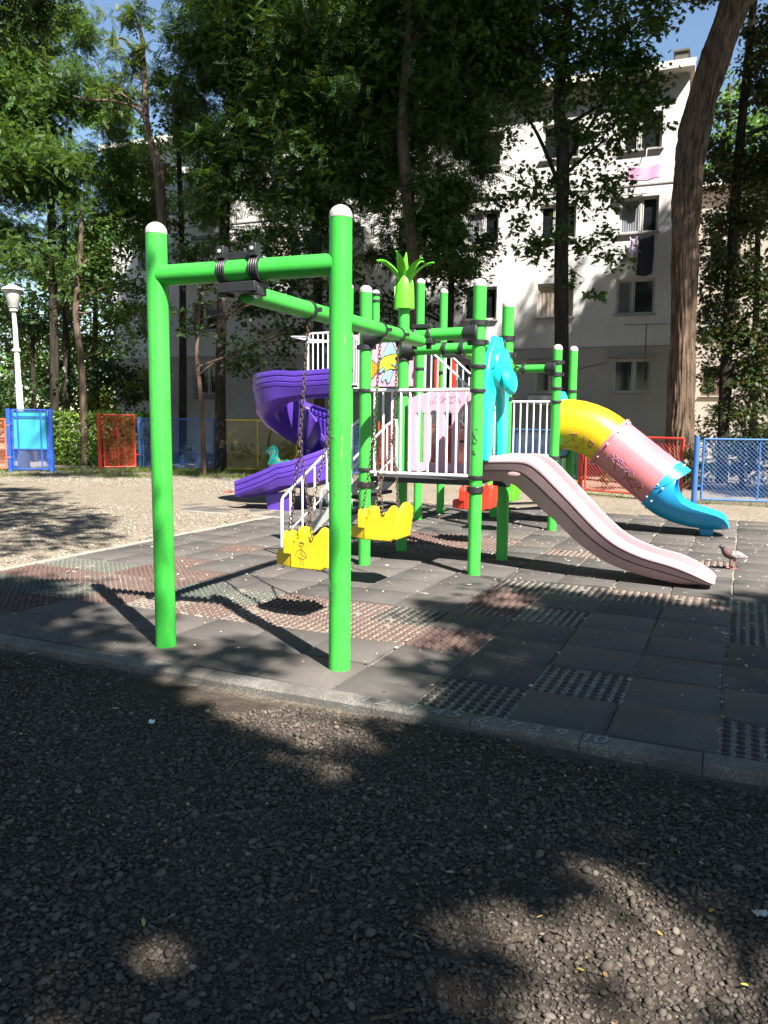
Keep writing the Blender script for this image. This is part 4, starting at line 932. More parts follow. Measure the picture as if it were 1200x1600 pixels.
def leaf_cloud(clumps, kind, size, rng, sub=9, tight=.42, flat=.55):
    """clumps: (cx,cy,cz,rx,ry,rz,n) world. Leaves sit in sub-clumps, so there are gaps and masses"""
    TV, TF = TEMPL[kind]; P = []; H = []
    for cx, cy, cz, rx, ry, rz, n in clumps:
        n = int(n); k = max(3, int(sub))
        d = rng.normal(size=(k, 3)); d /= np.linalg.norm(d, axis=1)[:, None]; c = d*(rng.random((k, 1))**.45)*.92
        a = rng.integers(0, k, n); g = rng.normal(size=(n, 3))*tight*.62*(.6+.8*rng.random((k, 1)))[a]
        g[:, 2] *= .72
        q = c[a]+g; P.append(q*np.array([rx, ry, rz])+np.array([cx, cy, cz])); H.append(np.arctan2(q[:, 1], q[:, 0])+rng.normal(0, .9, n))
    P = np.concatenate(P); h = np.concatenate(H); n = len(P)
    Rm = randrot(n, rng, flat); base = np.arctan2(Rm[:, 1, 0], Rm[:, 0, 0])
    S = size*np.exp(rng.normal(0, .22, n)); 
    ca, sa = np.cos(h), np.sin(h); Rz = np.zeros((n, 3, 3)); Rz[:, 0, 0] = ca; Rz[:, 0, 1] = -sa; Rz[:, 1, 0] = sa; Rz[:, 1, 1] = ca; Rz[:, 2, 2] = 1
    t = rng.normal(.25, flat, n); r = rng.normal(0, flat, n); ct, st, cr, sr = np.cos(t), np.sin(t), np.cos(r), np.sin(r)
    Ry = np.zeros((n, 3, 3)); Ry[:, 1, 1] = 1; Ry[:, 0, 0] = ct; Ry[:, 0, 2] = st; Ry[:, 2, 0] = -st; Ry[:, 2, 2] = ct
    Rx = np.zeros((n, 3, 3)); Rx[:, 0, 0] = 1; Rx[:, 1, 1] = cr; Rx[:, 1, 2] = -sr; Rx[:, 2, 1] = sr; Rx[:, 2, 2] = cr
    V, F = scatter(TV, TF, P, Rz @ Ry @ Rx, S)
    return V, F
def spline(P, k=4):
    P = [Vector(p) for p in P]; out = []
    for a in range(len(P)-1):
        p0, p1, p2, p3 = (P[max(0, min(len(P)-1, a+q))] for q in (-1, 0, 1, 2))
        for t in [x/k for x in range(k)]: out.append(.5*((2*p1)+(p2-p0)*t+(2*p0-5*p1+4*p2-p3)*t*t+(3*p1-p0-3*p2+p3)*t*t*t))
    return out+[P[-1]]
def tree(name, label, trunk, radii, clumps, leaf='maple', mat='maple', size=.13, bark=None, seed=1, limbs=6, lr=.055, group=None, extra=(), sub=9, tight=.42, cat='tree', trunk_n=14, rough=.08, flat=.55, ridges=0):
    rng = np.random.default_rng(seed); rn = random.Random(seed); trunk = [Vector(p) for p in trunk]; trunk[0].z = min(trunk[0].z, -.15); base = trunk[0].copy()
    T = thing(name, label, cat, base, 0, group); bark = bark or BARK
    tp = spline(trunk, 6); ri = list(np.interp(np.linspace(0, len(trunk)-1, len(tp)), range(len(trunk)), radii))
    ph = [rn.uniform(0, 6.3) for _ in range(6)]
    def nr(i, k):
        a = 2*math.pi*k/trunk_n; return 1+rough*(math.sin(3*a+ph[0]+i*.21)*.6+math.sin(5*a+ph[1]-i*.33)*.5+.5*math.sin(i*.9+ph[2])*math.sin(2*a+ph[3]))
    if ridges:
        nr0 = nr
        def nr(i, k):
            a = 2*math.pi*k/trunk_n; z = i*.11
            return nr0(i//4, k)+ridges*(math.sin(17*a+3.1*math.sin(z*1.3+2*a)+ph[4])*.5+math.sin(29*a+2.6*math.sin(z*2.1+3*a)+ph[5])*.4+.35*math.sin(z*5+9*a)*math.sin(7*a+z))
        tp = spline(trunk, 24); ri = list(np.interp(np.linspace(0, len(trunk)-1, len(tp)), range(len(trunk)), radii))
    tb = MB(); tb.tube([p-base for p in tp], ri, trunk_n, noise_r=nr); tr = tb.build('trunk', bark, T, angle=70)
    cl = sorted(clumps, key=lambda c: -c[3]*c[5]); lm = MB()
    for c in cl[:limbs]:
        e = Vector(c[:3]); ks = [k for k in range(len(tp)) if tp[k].z < e.z-.25*abs((tp[k]-e).length)] or [0]
        k = min(ks, key=lambda k: (tp[k]-e).length-.15*tp[k].z); s = tp[k]; m_ = (s+e)/2+Vector((rn.uniform(-.25, .25), rn.uniform(-.25, .25), rn.uniform(-.1, .35))); r0 = min(lr, ri[k]*.6)
        sp_ = spline([s, m_, e+Vector((0, 0, c[5]*.3))], 5); lm.tube([p-base for p in sp_], list(np.linspace(r0, .012, len(sp_))), 6)
        for q in range(3):
            f = Vector((e.x+rn.uniform(-.7, .7)*c[3], e.y+rn.uniform(-.7, .7)*c[4], e.z+rn.uniform(-.5, .7)*c[5])); s2 = sp_[rn.randint(4, 8)]
            lm.tube([p-base for p in spline([s2, (s2+f)/2+Vector((0, 0, .12)), f], 3)], [.02, .018, .014, .012, .01, .008, .006][:7], 5)
    for P, r in extra: sp_ = spline(P, 5); MB().tube([p-base for p in sp_], list(np.linspace(r[0], r[1], len(sp_))), 8).build('limb', bark, T, angle=70)
    if lm.v: lm.build('limb', bark, T, angle=70)
    if clumps:
        V, F = leaf_cloud(clumps, leaf, size, rng, sub, tight, flat); V -= np.array(base)
        mesh_obj('crown', arr_mesh('crown', V, F, LM[mat]), T)
    return T
DENS = 2.6
def cl(y, *L, dens=1., depth=1.0, k=1.):
    """clumps given by image position, size in image units at distance y, leaf count factor"""
    out = []
    for q in L:
        px, py, r = q[:3]; n = q[3] if len(q) > 3 else 1.; dy = q[4] if len(q) > 4 else 0
        p = at(px, py, y+dy); R = r*(y+dy)/1230; out.append((p.x, p.y, p.z, R, R*depth, R*.9, dens*n*R*R*k*DENS))
    return out
def trunk_px(y, *L): return [at(a, b, y) for a, b in L]

def proj(p):
    d = Vector(p)-Vector((0, 0, 1.5)); k = d.dot(W0); return 600+1230*d.dot(RR)/k, 800-1230*d.dot(UU)/k
def inside(p, poly):
    r = False; n = len(poly)
    for a in range(n):
        (x0, y0), (x1, y1) = poly[a], poly[a-1]
        if (y0 > p[1]) != (y1 > p[1]) and p[0] < (x1-x0)*(p[1]-y0)/(y1-y0)+x0: r = not r
    return r
def wall_shade(poly, n, t0, t1, ok, seed, r=.7, nl=300):
    """crown clumps standing between the sun and a stretch of the long facade"""
    rn = random.Random(seed); out = []; xs = [p[0] for p in poly]; ys = [p[1] for p in poly]; tries = 0
    fo = Vector((9.6, 26.5, 0)); fd = Vector((-.931, .364, 0)); fn = Vector((.364, .931, 0))
    while len(out) < n and tries < n*60:
        tries += 1; px, py = rn.uniform(min(xs), max(xs)), rn.uniform(min(ys), max(ys))
        if not inside((px, py), poly): continue
        d = W0+RR*((px-600)/1230)+UU*((800-py)/1230); P = Vector((0, 0, 1.5))+d*((fo-Vector((0, 0, 1.5))).dot(fn)/d.dot(fn))
        q = P+SUN_DIR*rn.uniform(t0, t1)
        if ok(*proj(q)): out.append((q.x, q.y, q.z, r, r, r*.8, nl))
    return out
SHR = wall_shade([(700, 690), (700, 570), (830, 555), (930, 470), (1045, 320), (1062, 400), (1062, 690)], 120, 8, 15, lambda x, y: x > 1215 or y < -15, 71, .55, 330)
SHL = wall_shade([(185, 690), (190, 520), (240, 330), (300, 400), (420, 520), (560, 470), (700, 520), (700, 690)], 260, 8, 17, lambda x, y: y < 330 and 300 < x < 800 or y < -15, 72, .7, 250)
# the thick leaning trunk on the right; its own crown is above the picture
rngc = np.random.default_rng(21); CR = []
for k in range(56):
    x, y, z = rngc.uniform(-2.5, 13.0), rngc.uniform(11.0, 19), rngc.uniform(12.5, 18.5)
    if z-1.5 < y*.52+.6: z = 1.5+y*.52+1.6
    CR.append((x, y, z, 1.6, 1.6, 1.0, 850))
tree('locust_tree', 'tall locust with thick furrowed trunk leaning right behind the red fence', [(6.78, 18, -.1), (6.74, 18, .5), (6.72, 18, 1.8), (6.66, 18, 3.8), (6.58, 18, 5.6), (6.6, 18, 6.6), (6.72, 18, 7.87), (7.0, 17.9, 9.2), (7.38, 17.8, 10.5), (8.0, 17.6, 12.6), (8.3, 17.4, 15)], [.42, .335, .285, .262, .275, .30, .30, .295, .285, .25, .16], CR, 'spray', 'locust', .30, BARKB, 5, 12, .12, trunk_n=140, rough=.10, sub=7, ridges=.075)
# maple before the building
tree('maple_tree', 'maple with slim dark trunk standing before the pale apartment wall', trunk_px(19, (877, 742), (877, 560), (877, 400), (880, 250), (874, 150), (888, 20), (890, -80)), [.2, .165, .16, .15, .13, .1, .06],
     cl(19, (900, 60, 70), (820, 70, 60), (985, 55, 55), (965, 165, 62), (1015, 180, 34), (865, 170, 45, .6), (905, 300, 42, .8), (828, 285, 42, .9), (952, 295, 42, .8), (862, 375, 45), (930, 385, 36), (808, 350, 22), (972, 405, 20, .8), (1030, 15, 45), (840, 5, 60), (925, 462, 14), (940, -40, 80), (890, 440, 20), (1000, 110, 45), (930, 230, 40, .6), (800, 215, 30, .6), (800, 135, 45), (855, 130, 45), (912, 125, 48, .8), (1000, 155, 32), (950, 105, 48), (775, 60, 50), (985, 215, 28, .8), (900, 210, 34, .8), (990, -60, 80), (900, -150, 90), (980, -180, 70), dens=330), 'maple', 'maple', .15, BARKD, 8, 12, .07,
     extra=[(trunk_px(19, (878, 300), (840, 210), (800, 150)), (.06, .02)), (trunk_px(19, (880, 260), (920, 200), (965, 120)), (.06, .02)), (trunk_px(19, (880, 275), (925, 235), (950, 215)), (.05, .015))], sub=11)
# locusts in the middle
tree('locust_tree', 'dense dark locust left of centre with a straight black trunk', trunk_px(22, (345, 725), (345, 560), (352, 330), (362, 150), (370, -60)), [.17, .135, .13, .11, .08],
     cl(22, (335, 50, 65), (305, 130, 42), (400, 90, 85), (385, 215, 75), (310, 225, 34, .8), (440, 20, 80), (345, -60, 90), (440, 160, 70), (330, 300, 50, .9), (410, 320, 55, .7), (420, -110, 95, 1, 1), (330, -190, 95, 1, 1), (440, -250, 95), (350, -330, 80), (380, 380, 40, .8), dens=470), 'spray', 'locust', .26, BARKD, 11, 8, .07, sub=12)
tree('locust_tree', 'locust in the middle of the row, its trunk hidden low by foliage', trunk_px(21, (500, 728), (498, 540), (495, 300), (505, 120), (510, -60)), [.16, .13, .12, .1, .08],
     cl(21, (520, 50, 90), (480, 170, 85), (565, 160, 85), (470, 290, 65, .9), (545, 290, 60, .9), (600, 50, 90), (520, -80, 110), (590, 240, 55), (520, 230, 70), (450, 380, 40, .6), (590, -110, 100, 1, 1), (510, -210, 100), (600, -280, 90, 1, 1), (530, -350, 80), (520, 350, 45, .8), dens=470)+SHL, 'spray', 'locust', .26, BARKD, 12, 8, .07, sub=12)
tree('locust_tree', 'locust right of centre whose reddish trunk shows through its hanging crown', trunk_px(20, (652, 735), (650, 560), (646, 400), (634, 270), (630, 190), (640, 40), (650, -80)), [.18, .15, .145, .15, .145, .12, .09],
     cl(20, (680, 50, 90), (765, 80, 65), (705, 175, 75, 1, .6), (630, 330, 60, .9, .8), (795, 20, 65), (745, 205, 55), (590, 120, 60, .8, .8), (690, 330, 60), (700, 410, 45), (700, -70, 110), (800, 120, 45), (600, 400, 40, .8, 1), (720, 280, 50), (790, -90, 100, 1, 1), (690, -200, 100, 1, 1), (790, -260, 90, 1, 2), (700, -340, 80), dens=480), 'spray', 'locust', .26, BARKR, 13, 9, .08, sub=12)
tree('maple_tree', 'low dark bushy maple under the locusts with a thin bare reddish stem', trunk_px(20, (318, 735), (316, 640), (308, 560), (312, 470), (318, 380)), [.07, .055, .05, .04, .03],
     cl(20, (330, 420, 50), (395, 480, 58), (300, 500, 36, .7), (440, 420, 55), (385, 555, 48), (290, 400, 32, .7), (455, 530, 45), (500, 450, 50), (470, 370, 40, .7), (520, 540, 40), (540, 420, 45), (430, 600, 26, .7), dens=300), 'maple', 'dark', .14, BARKR, 14, 7, .03, sub=9)
tree('maple_tree', 'dark spreading maple behind the leaf topped green post', trunk_px(21, (700, 738), (702, 560), (705, 420), (700, 300)), [.11, .09, .08, .05],
     cl(21, (690, 430, 55), (742, 365, 42, .9), (765, 305, 34, .8), (705, 330, 50), (640, 480, 45), (735, 450, 38, .7), (590, 470, 50), (770, 400, 22, .7), (660, 400, 50), dens=300), 'maple', 'dark', .14, BARKD, 15, 6, .05, sub=9)
# right edge
tree('hornbeam_tree', 'dark tree with browning leaves hanging over the right fence', trunk_px(19.5, (1128, 735), (1135, 560), (1150, 300), (1172, 60), (1185, -60)), [.15, .13, .11, .09, .06],
     cl(19.5, (1150, 250, 55), (1185, 150, 55), (1195, 50, 45), (1135, 335, 45, .8), (1190, 340, 60), (1122, 440, 38, .9), (1175, 450, 60), (1195, 560, 50), (1112, 535, 34, .8), (1155, 590, 38), (1195, 650, 34, .8), (1250, 250, 80), (1260, 450, 80), (1240, 80, 70), (1100, 600, 18, .6), (1150, 520, 45), (1105, 380, 30, .7), (1120, 250, 34, .8), (1185, 260, 55), (1140, 420, 45), (1190, 510, 50), (1130, 640, 30), (1180, 600, 40), (1110, 480, 26), dens=560)+[(x, y, z, 1.3, 1.3, 1.0, 900) for x, y, z in ((11.6, 19.2, 9.5), (12.4, 20.5, 11), (13.6, 19.6, 10), (14.8, 20.6, 12), (13.2, 21.5, 13), (11.9, 20.2, 13.2), (15.2, 19.2, 13.5), (13.9, 20.4, 14.6), (12.6, 19.0, 12.2), (11.4, 21.6, 11.6), (14.2, 22, 11.2), (12.2, 22.3, 12.4), (15.8, 21.2, 10.5), (11.6, 20.6, 8.2), (13.0, 20.2, 8.4))]+SHR, 'maple', 'brown', .12, BARKD, 16, 9, .05, sub=10)
tree('hornbeam_tree', 'dense dark tree filling the far right edge before the lower block', trunk_px(25, (1175, 728), (1180, 560), (1185, 330)), [.14, .11, .07], cl(25, (1190, 330, 60), (1135, 400, 44), (1195, 440, 60), (1125, 500, 40), (1180, 540, 55), (1120, 590, 34), (1190, 630, 55), (1135, 660, 40), (1260, 400, 80), (1260, 560, 80), (1195, 280, 45), (1120, 330, 28, .7), (1270, 250, 70), (1100, 560, 22, .7), (1180, 690, 40), (1240, 680, 60), (1110, 690, 30), dens=420), 'maple', 'brown', .13, BARKD, 29, 6, .05, sub=9)
tree('poplar_tree', 'light green tree showing above the lower roof on the right', trunk_px(46, (1135, 690), (1135, 400), (1140, 130)), [.3, .22, .1],
     cl(46, (1130, 180, 36), (1112, 225, 26), (1165, 220, 34), (1140, 135, 22), (1200, 190, 40), (1120, 265, 30), (1170, 260, 40), dens=90), 'oval', 'light', .3, BARK, 17, 4, .1)
tree('shrub', 'dark shrub filled out low behind the right hand blue fence to stand in for shade', trunk_px(17.5, (1160, 765), (1160, 700), (1165, 670)), [.05, .04, .02], cl(17.5, (1130, 712, 34), (1165, 705, 40), (1200, 715, 42), (1245, 700, 46), (1108, 740, 26), (1150, 745, 30), (1190, 750, 30), (1060, 735, 26), (1000, 730, 28), (950, 730, 26), (1230, 750, 30), dens=520), 'maple', 'dark', .1, BARKD, 27, 5, .02, cat='shrub', sub=8)  # clumps added behind the right fences to stand in for the shaded wall
tree('shrub', 'dark shrubs low behind the yellow and blue fence panels', trunk_px(24, (420, 730), (420, 690), (425, 670)), [.05, .04, .02], cl(24, (380, 712, 22), (430, 705, 30), (470, 700, 32), (520, 705, 30), (290, 715, 20), (560, 690, 32), dens=330), 'maple', 'dark', .11, BARKD, 28, 5, .02, cat='shrub', sub=8)
# left side
tree('locust_tree', 'tall leafy locust at far left with twin dark stems', trunk_px(25, (85, 715), (85, 560), (82, 400), (75, 200), (70, 20)), [.15, .13, .12, .1, .07],
     cl(25, (40, 180, 75), (125, 135, 52), (70, 290, 75), (165, 240, 52), (30, 380, 65), (135, 345, 65), (205, 325, 42), (20, 80, 55), (105, 60, 42), (60, 20, 40), (190, 180, 35, .7), (-40, 250, 90), (-30, 100, 80), (215, 260, 30, .8), (60, 240, 60), (130, 440, 45, .6), dens=560), 'spray', 'mid', .24, BARKD, 18, 9, .07, extra=[(trunk_px(25.4, (104, 716), (104, 560), (100, 400), (110, 200)), (.13, .06))], sub=11)
tree('elm_tree', 'slim tree with a thin curving brown trunk before the hedge row', trunk_px(24.2, (132, 712), (130, 620), (126, 560), (118, 490), (124, 420), (128, 330)), [.11, .10, .095, .09, .08, .05],
     cl(24.5, (180, 470, 42), (215, 445, 34, .8), (165, 400, 45), (225, 520, 26, .7), (190, 540, 30, .8), (140, 420, 40), (235, 470, 24, .6), dens=300), 'maple', 'mid', .13, BARKR, 19, 5, .04, sub=8)
tree('elm_tree', 'shrubby dark tree low behind the turquoise gate', trunk_px(26, (55, 712), (52, 600), (50, 500)), [.1, .08, .05],
     cl(26, (100, 590, 55, .9), (40, 600, 60), (180, 600, 48), (10, 500, 60), (75, 510, 45, .8), (225, 610, 30, .8), (150, 560, 45, .8), dens=300), 'maple', 'dark', .14, BARKD, 20, 5, .04, sub=9)
tree('lime_tree', 'yellowing tree glimpsed between the dark stems at left', trunk_px(31, (150, 708), (148, 560), (150, 450)), [.16, .12, .06],
     cl(31, (70, 500, 48), (140, 540, 52), (60, 590, 40), (200, 500, 45), (110, 460, 45), (150, 620, 45), (215, 590, 40), (30, 520, 50), dens=230), 'oval', 'yellow', .19, BARK, 22, 5, .06)
tree('lime_tree', 'pale sunlit tree beyond, filling the gap beside the building end', trunk_px(30, (255, 700), (250, 500), (240, 300)), [.2, .16, .08],
     cl(30, (245, 215, 42), (265, 260, 30), (225, 300, 50), (75, 45, 40), (190, 270, 50), (180, 350, 60), (130, 170, 40, .6), (110, 400, 60), (215, 380, 40), dens=230), 'oval', 'light', .2, BARK, 23, 5, .06)
tree('locust_tree', 'lopped locust trunk with a sawn stub and sparse top tufts', trunk_px(22.5, (257, 722), (256, 500), (253, 345), (249, 285), (247, 262), (236, 222), (228, 185), (227, 140), (224, 100), (222, 60), (214, 32)), [.16, .145, .14, .14, .125, .09, .085, .085, .07, .055, .03],
     cl(22.5, (214, 25, 20), (190, 20, 17, .8), (232, 88, 20), (202, 90, 26, .8), (243, 118, 20), (180, 62, 10), (250, 165, 20), (165, 148, 22), (205, 132, 24, .9), (165, 25, 9), (262, 92, 9), (272, 120, 7), dens=380), 'spray', 'tuft', .24, BARKR, 24, 3, .03,
     extra=[(trunk_px(22.5, (229, 190), (212, 168), (178, 158), (140, 156), (115, 150)), (.065, .02)), (trunk_px(22.5, (226, 105), (195, 62), (170, 64), (148, 56)), (.04, .012)), (trunk_px(22.5, (250, 275), (254, 262), (255, 255)), (.125, .12))], sub=5)
tree('hornbeam_tree', 'tree reddening at the edge between the lopped trunk and the dark locusts', trunk_px(26, (285, 705), (285, 400), (275, 150)), [.14, .1, .05],
     cl(26, (275, 150, 26), (265, 190, 22), (290, 120, 20), (295, 200, 28, .7), (285, 350, 30, .5), (275, 420, 30, .5), dens=260), 'maple', 'brown', .15, BARKD, 25, 3, .04)
tree('locust_tree', 'locust bough hanging into the top left corner', [(-8.2, 11, -.1), (-8.1, 11, 4), (-7.8, 11, 7.5), (-7.2, 11, 10)], [.24, .2, .16, .1],
     cl(11, (20, -5, 45), (80, -25, 35), (-60, -20, 70), (30, 35, 22, .7), (-80, -100, 90), dens=420), 'spray', 'dark', .26, BARKD, 26, 4, .06)

STRIPS = [((-.26, 4.64), (-1.45, 6.6)), ((-1.43, 5.06), (-2.6, 7.05)), ((-1.45, 6.6), (-2.6, 7.05)), ((-.6, 5.9), (-1.6, 6.7)), ((-1.2, 6.6), (.1, 9.6)), ((-.2, 5.9), (.5, 8.2))]
def sunlit_ok(c, pad=.06):
    t = c[2]/SUN_DIR.z; x, y = c[0]-SUN_DIR.x*t, c[1]-SUN_DIR.y*t
    for (ax_, ay_), (bx, by) in STRIPS:
        dx, dy = bx-ax_, by-ay_; u = max(0, min(1, ((x-ax_)*dx+(y-ay_)*dy)/(dx*dx+dy*dy)))
        if math.hypot(x-ax_-u*dx, y-ay_-u*dy) < c[3]+pad: return False
    return True
def clear_front(c):
    t = c[2]/SUN_DIR.z; x, y = c[0]-SUN_DIR.x*t, c[1]-SUN_DIR.y*t
    return not (abs(x) < 3.4 and .6 < y < 5.4)
# shade trees beside and behind the viewer: the dapples on gravel and tiles come from these crowns
def gpt(px, py):
    d = W0+RR*((px-600)/1230)+UU*((800-py)/1230); return Vector((0, 0, 1.5))+d*(-1.5/d.z)
def inside(p, poly):
    r = False; n = len(poly)
    for a in range(n):
        (x0, y0), (x1, y1) = poly[a], poly[a-1]
        if (y0 > p[1]) != (y1 > p[1]) and p[0] < (x1-x0)*(p[1]-y0)/(y1-y0)+x0: r = not r
    return r
def shade(poly, n, t0, t1, lit=(), seed=1, r=.34, nl=46):
    """leaf clumps along the sun's direction above a patch of ground"""
    rn = random.Random(seed); P = [gpt(*p) for p in poly]; P2 = [(p.x, p.y) for p in P]; L = [(gpt(a, b), rr) for a, b, rr in lit]; out = []
    xs = [p[0] for p in P2]; ys = [p[1] for p in P2]; tries = 0
    while len(out) < n and tries < n*40:
        tries += 1; x, y = rn.uniform(min(xs), max(xs)), rn.uniform(min(ys), max(ys))
        if not inside((x, y), P2): continue
        if any((x-q.x)**2+(y-q.y)**2 < (rr+r*.75)**2 for q, rr in L): continue
        t = rn.uniform(t0, t1); q = Vector((x, y, 0))+SUN_DIR*t; out.append((q.x, q.y, q.z, r, r, r*.6, nl))
    return out
LIT = [(165, 1520, .33), (735, 1390, .16), (755, 1515, .17), (880, 1600, .14), (1060, 1370, .15), (1165, 1530, .18), (540, 1205, .20), (905, 1255, .13), (360, 1120, .24), (480, 1090, .26), (300, 1085, .18), (620, 1120, .14), (430, 1130, .2), (960, 1310, .03)]
c1 = shade([(-250, 1030), (0, 1020), (300, 1075), (620, 1140), (900, 1190), (1250, 1250), (1500, 1700), (-300, 1900)], 520, 9, 13, LIT, 31, .29, 48)
tree('shade_maple', 'broad maple behind the viewer shading the gravel', [(4.6, -5.6, -.1), (4.5, -5.5, 3), (4.2, -5.2, 6), (4.2, -4.8, 9)], [.35, .28, .22, .1], [c for c in c1 if sunlit_ok(c)], 'maple', 'maple', .17, BARK, 31, 7, .05, cat='tree', sub=4, tight=.8)
LIT2 = [(760, 935, .22), (700, 900, .3), (1010, 1030, .10), (860, 950, .14), (980, 880, .3), (1100, 870, .4), (1140, 960, .12), (930, 990, .08), (700, 985, .25), (690, 1080, .09), (850, 1050, .09), (1180, 900, .3), (650, 990, .3)]
c2 = shade([(640, 1060), (720, 1000), (700, 940), (740, 915), (860, 925), (1120, 955), (1300, 930), (1500, 1000), (1500, 1250), (900, 1170), (640, 1110)], 330, 10, 14, LIT2, 32, .3)
c2 += shade([(860, 950), (1250, 960), (1400, 1150), (1000, 1150)], 150, 10, 13, LIT2, 35, .3)
tree('shade_maple', 'maple right of the viewer shading the rubber tiles', [(7.6, -1.2, -.1), (7.5, -1.1, 3), (7.0, -.9, 6), (6.6, -.6, 9)], [.3, .24, .18, .08], [c for c in c2 if sunlit_ok(c)], 'maple', 'maple', .17, BARK, 32, 12, .06, sub=4, tight=.8)
c3 = shade([(-80, 775), (60, 768), (150, 800), (185, 830), (90, 855), (0, 862), (-100, 860)], 60, 11, 13, [(120, 775, .3)], 33, .4)
c3 += shade([(-120, 905), (40, 905), (75, 940), (240, 985), (225, 1015), (0, 1000), (-120, 980)], 55, 11, 13, [(120, 965, .1)], 34, .32)
c3 += shade([(270, 985), (420, 960), (520, 985), (520, 1020), (400, 1040), (280, 1020)], 16, 11, 13, [(515, 1030, .2)], 36, .3)
tree('shade_maple', 'maple left of the viewer throwing shade on the pale gravel', [(-6.5, 1.5, -.1), (-6.4, 1.5, 3), (-5.6, 1.8, 6), (-4.2, 2.2, 9)], [.28, .22, .16, .07], [c for c in c3 if sunlit_ok(c)], 'maple', 'maple', .17, BARK, 33, 14, .07, sub=4, tight=.8)

# unseen trees added round the yard to block sky light and deepen the shade
for k, (x, y, z0, z1, R) in enumerate(((2.5, -8.5, 6, 12, 3.6), (9.5, -8.5, 6, 13, 3.8), (-5.5, -7.5, 5, 14, 3.8), (-12.5, 2.5, 4, 15, 3.8), (14.5, 1.0, 5, 13, 3.4), (15.5, 8.5, 4, 14, 3.4), (-13.5, 11, 5, 15, 3.2))):
    rk = random.Random(80+k); CC = []
    for q in range(26):
        a, rr = rk.uniform(0, 6.3), R*rk.random()**.5; CC.append((x+rr*math.cos(a), y+rr*math.sin(a), rk.uniform(z0, z1), 1.3, 1.3, 1.0, 420))
    tree('sky_block_maple', ('unseen broad maple added behind the viewer to block sky light', 'unseen tall maple added behind the viewer at right to block sky light', 'unseen tall maple added behind the viewer at left to block sky light', 'unseen tall maple added beyond the left edge to block sky light', 'unseen maple added beyond the right edge of the tiles to block sky light', 'unseen tall maple added beyond the right fence end to block sky light', 'unseen maple added beside the far left fence to block sky light')[k], [(x, y, -.1), (x+.1, y, 3), (x-.1, y+.1, 6), (x, y, z1-2)], [.3, .24, .2, .1], [c for c in CC if sunlit_ok(c, .4) and clear_front(c)], 'maple', 'maple', .24, BARK, 80+k, 8, .1, sub=8)

# far masses of green that close the view
def treeline(name, label, x0, x1, y, h, n, seed):
    rng = np.random.default_rng(seed); C_ = []
    for k in range(n):
        x = x0+(x1-x0)*rng.random(); z = h*rng.random(); r = rng.uniform(1.6, 3.2); C_.append((x, y+rng.uniform(-3, 3), z, r, r, r, 260))
    V, F = leaf_cloud(C_, 'oval', .42, rng, 10); tag(mesh_obj(name, arr_mesh(name, V, F, LM['mid'])), label, 'trees', kind='stuff')
treeline('far_woods', 'mass of trees far beyond the left fence', -45, -12.5, 46, 11, 110, 41)
treeline('far_woods', 'mass of trees far beyond the right hand block', 24, 50, 50, 12, 60, 42)

# ------------------------------------------------------------------ hedge
def hedge():
    rng = np.random.default_rng(51); a, b = at(80, 715, 24.2), at(226, 715, 24.2); H = thing('clipped_hedge', 'clipped bright green hedge between the gate and the red fence', 'hedge', (a.x, a.y, 0))
    n = 12000; x = rng.uniform(0, b.x-a.x, n); y = rng.uniform(0, 1.1, n); z = rng.uniform(0, 1.55, n)
    edge = rng.random(n); y = np.where(edge < .4, rng.normal(0, .05, n), y); z = np.where((edge > .4) & (edge < .75), 1.52+rng.normal(0, .05, n), z); z += .05*np.sin(x*5)+.04*np.sin(x*11)
    k = z > .02; x, y, z = x[k], y[k], z[k]; P = np.stack([x, y, z], -1)
    V, F = scatter(*TEMPL['oval'], P, randrot(len(P), rng, .9), .085*np.exp(rng.normal(0, .25, len(P))))
    mesh_obj('foliage', arr_mesh('foliage', V, F, LM['hedge']), H)
    s = MB(); rn = random.Random(5)
    for k in range(16): x0 = .1+k*(b.x-a.x-.2)/15; s.tube([(x0, .5, -.1), (x0+rn.uniform(-.1, .1), .5, .7), (x0+rn.uniform(-.2, .2), .5, 1.3)], [.03, .022, .01], 5)
    s.build('stem', BARKD, H)
hedge()

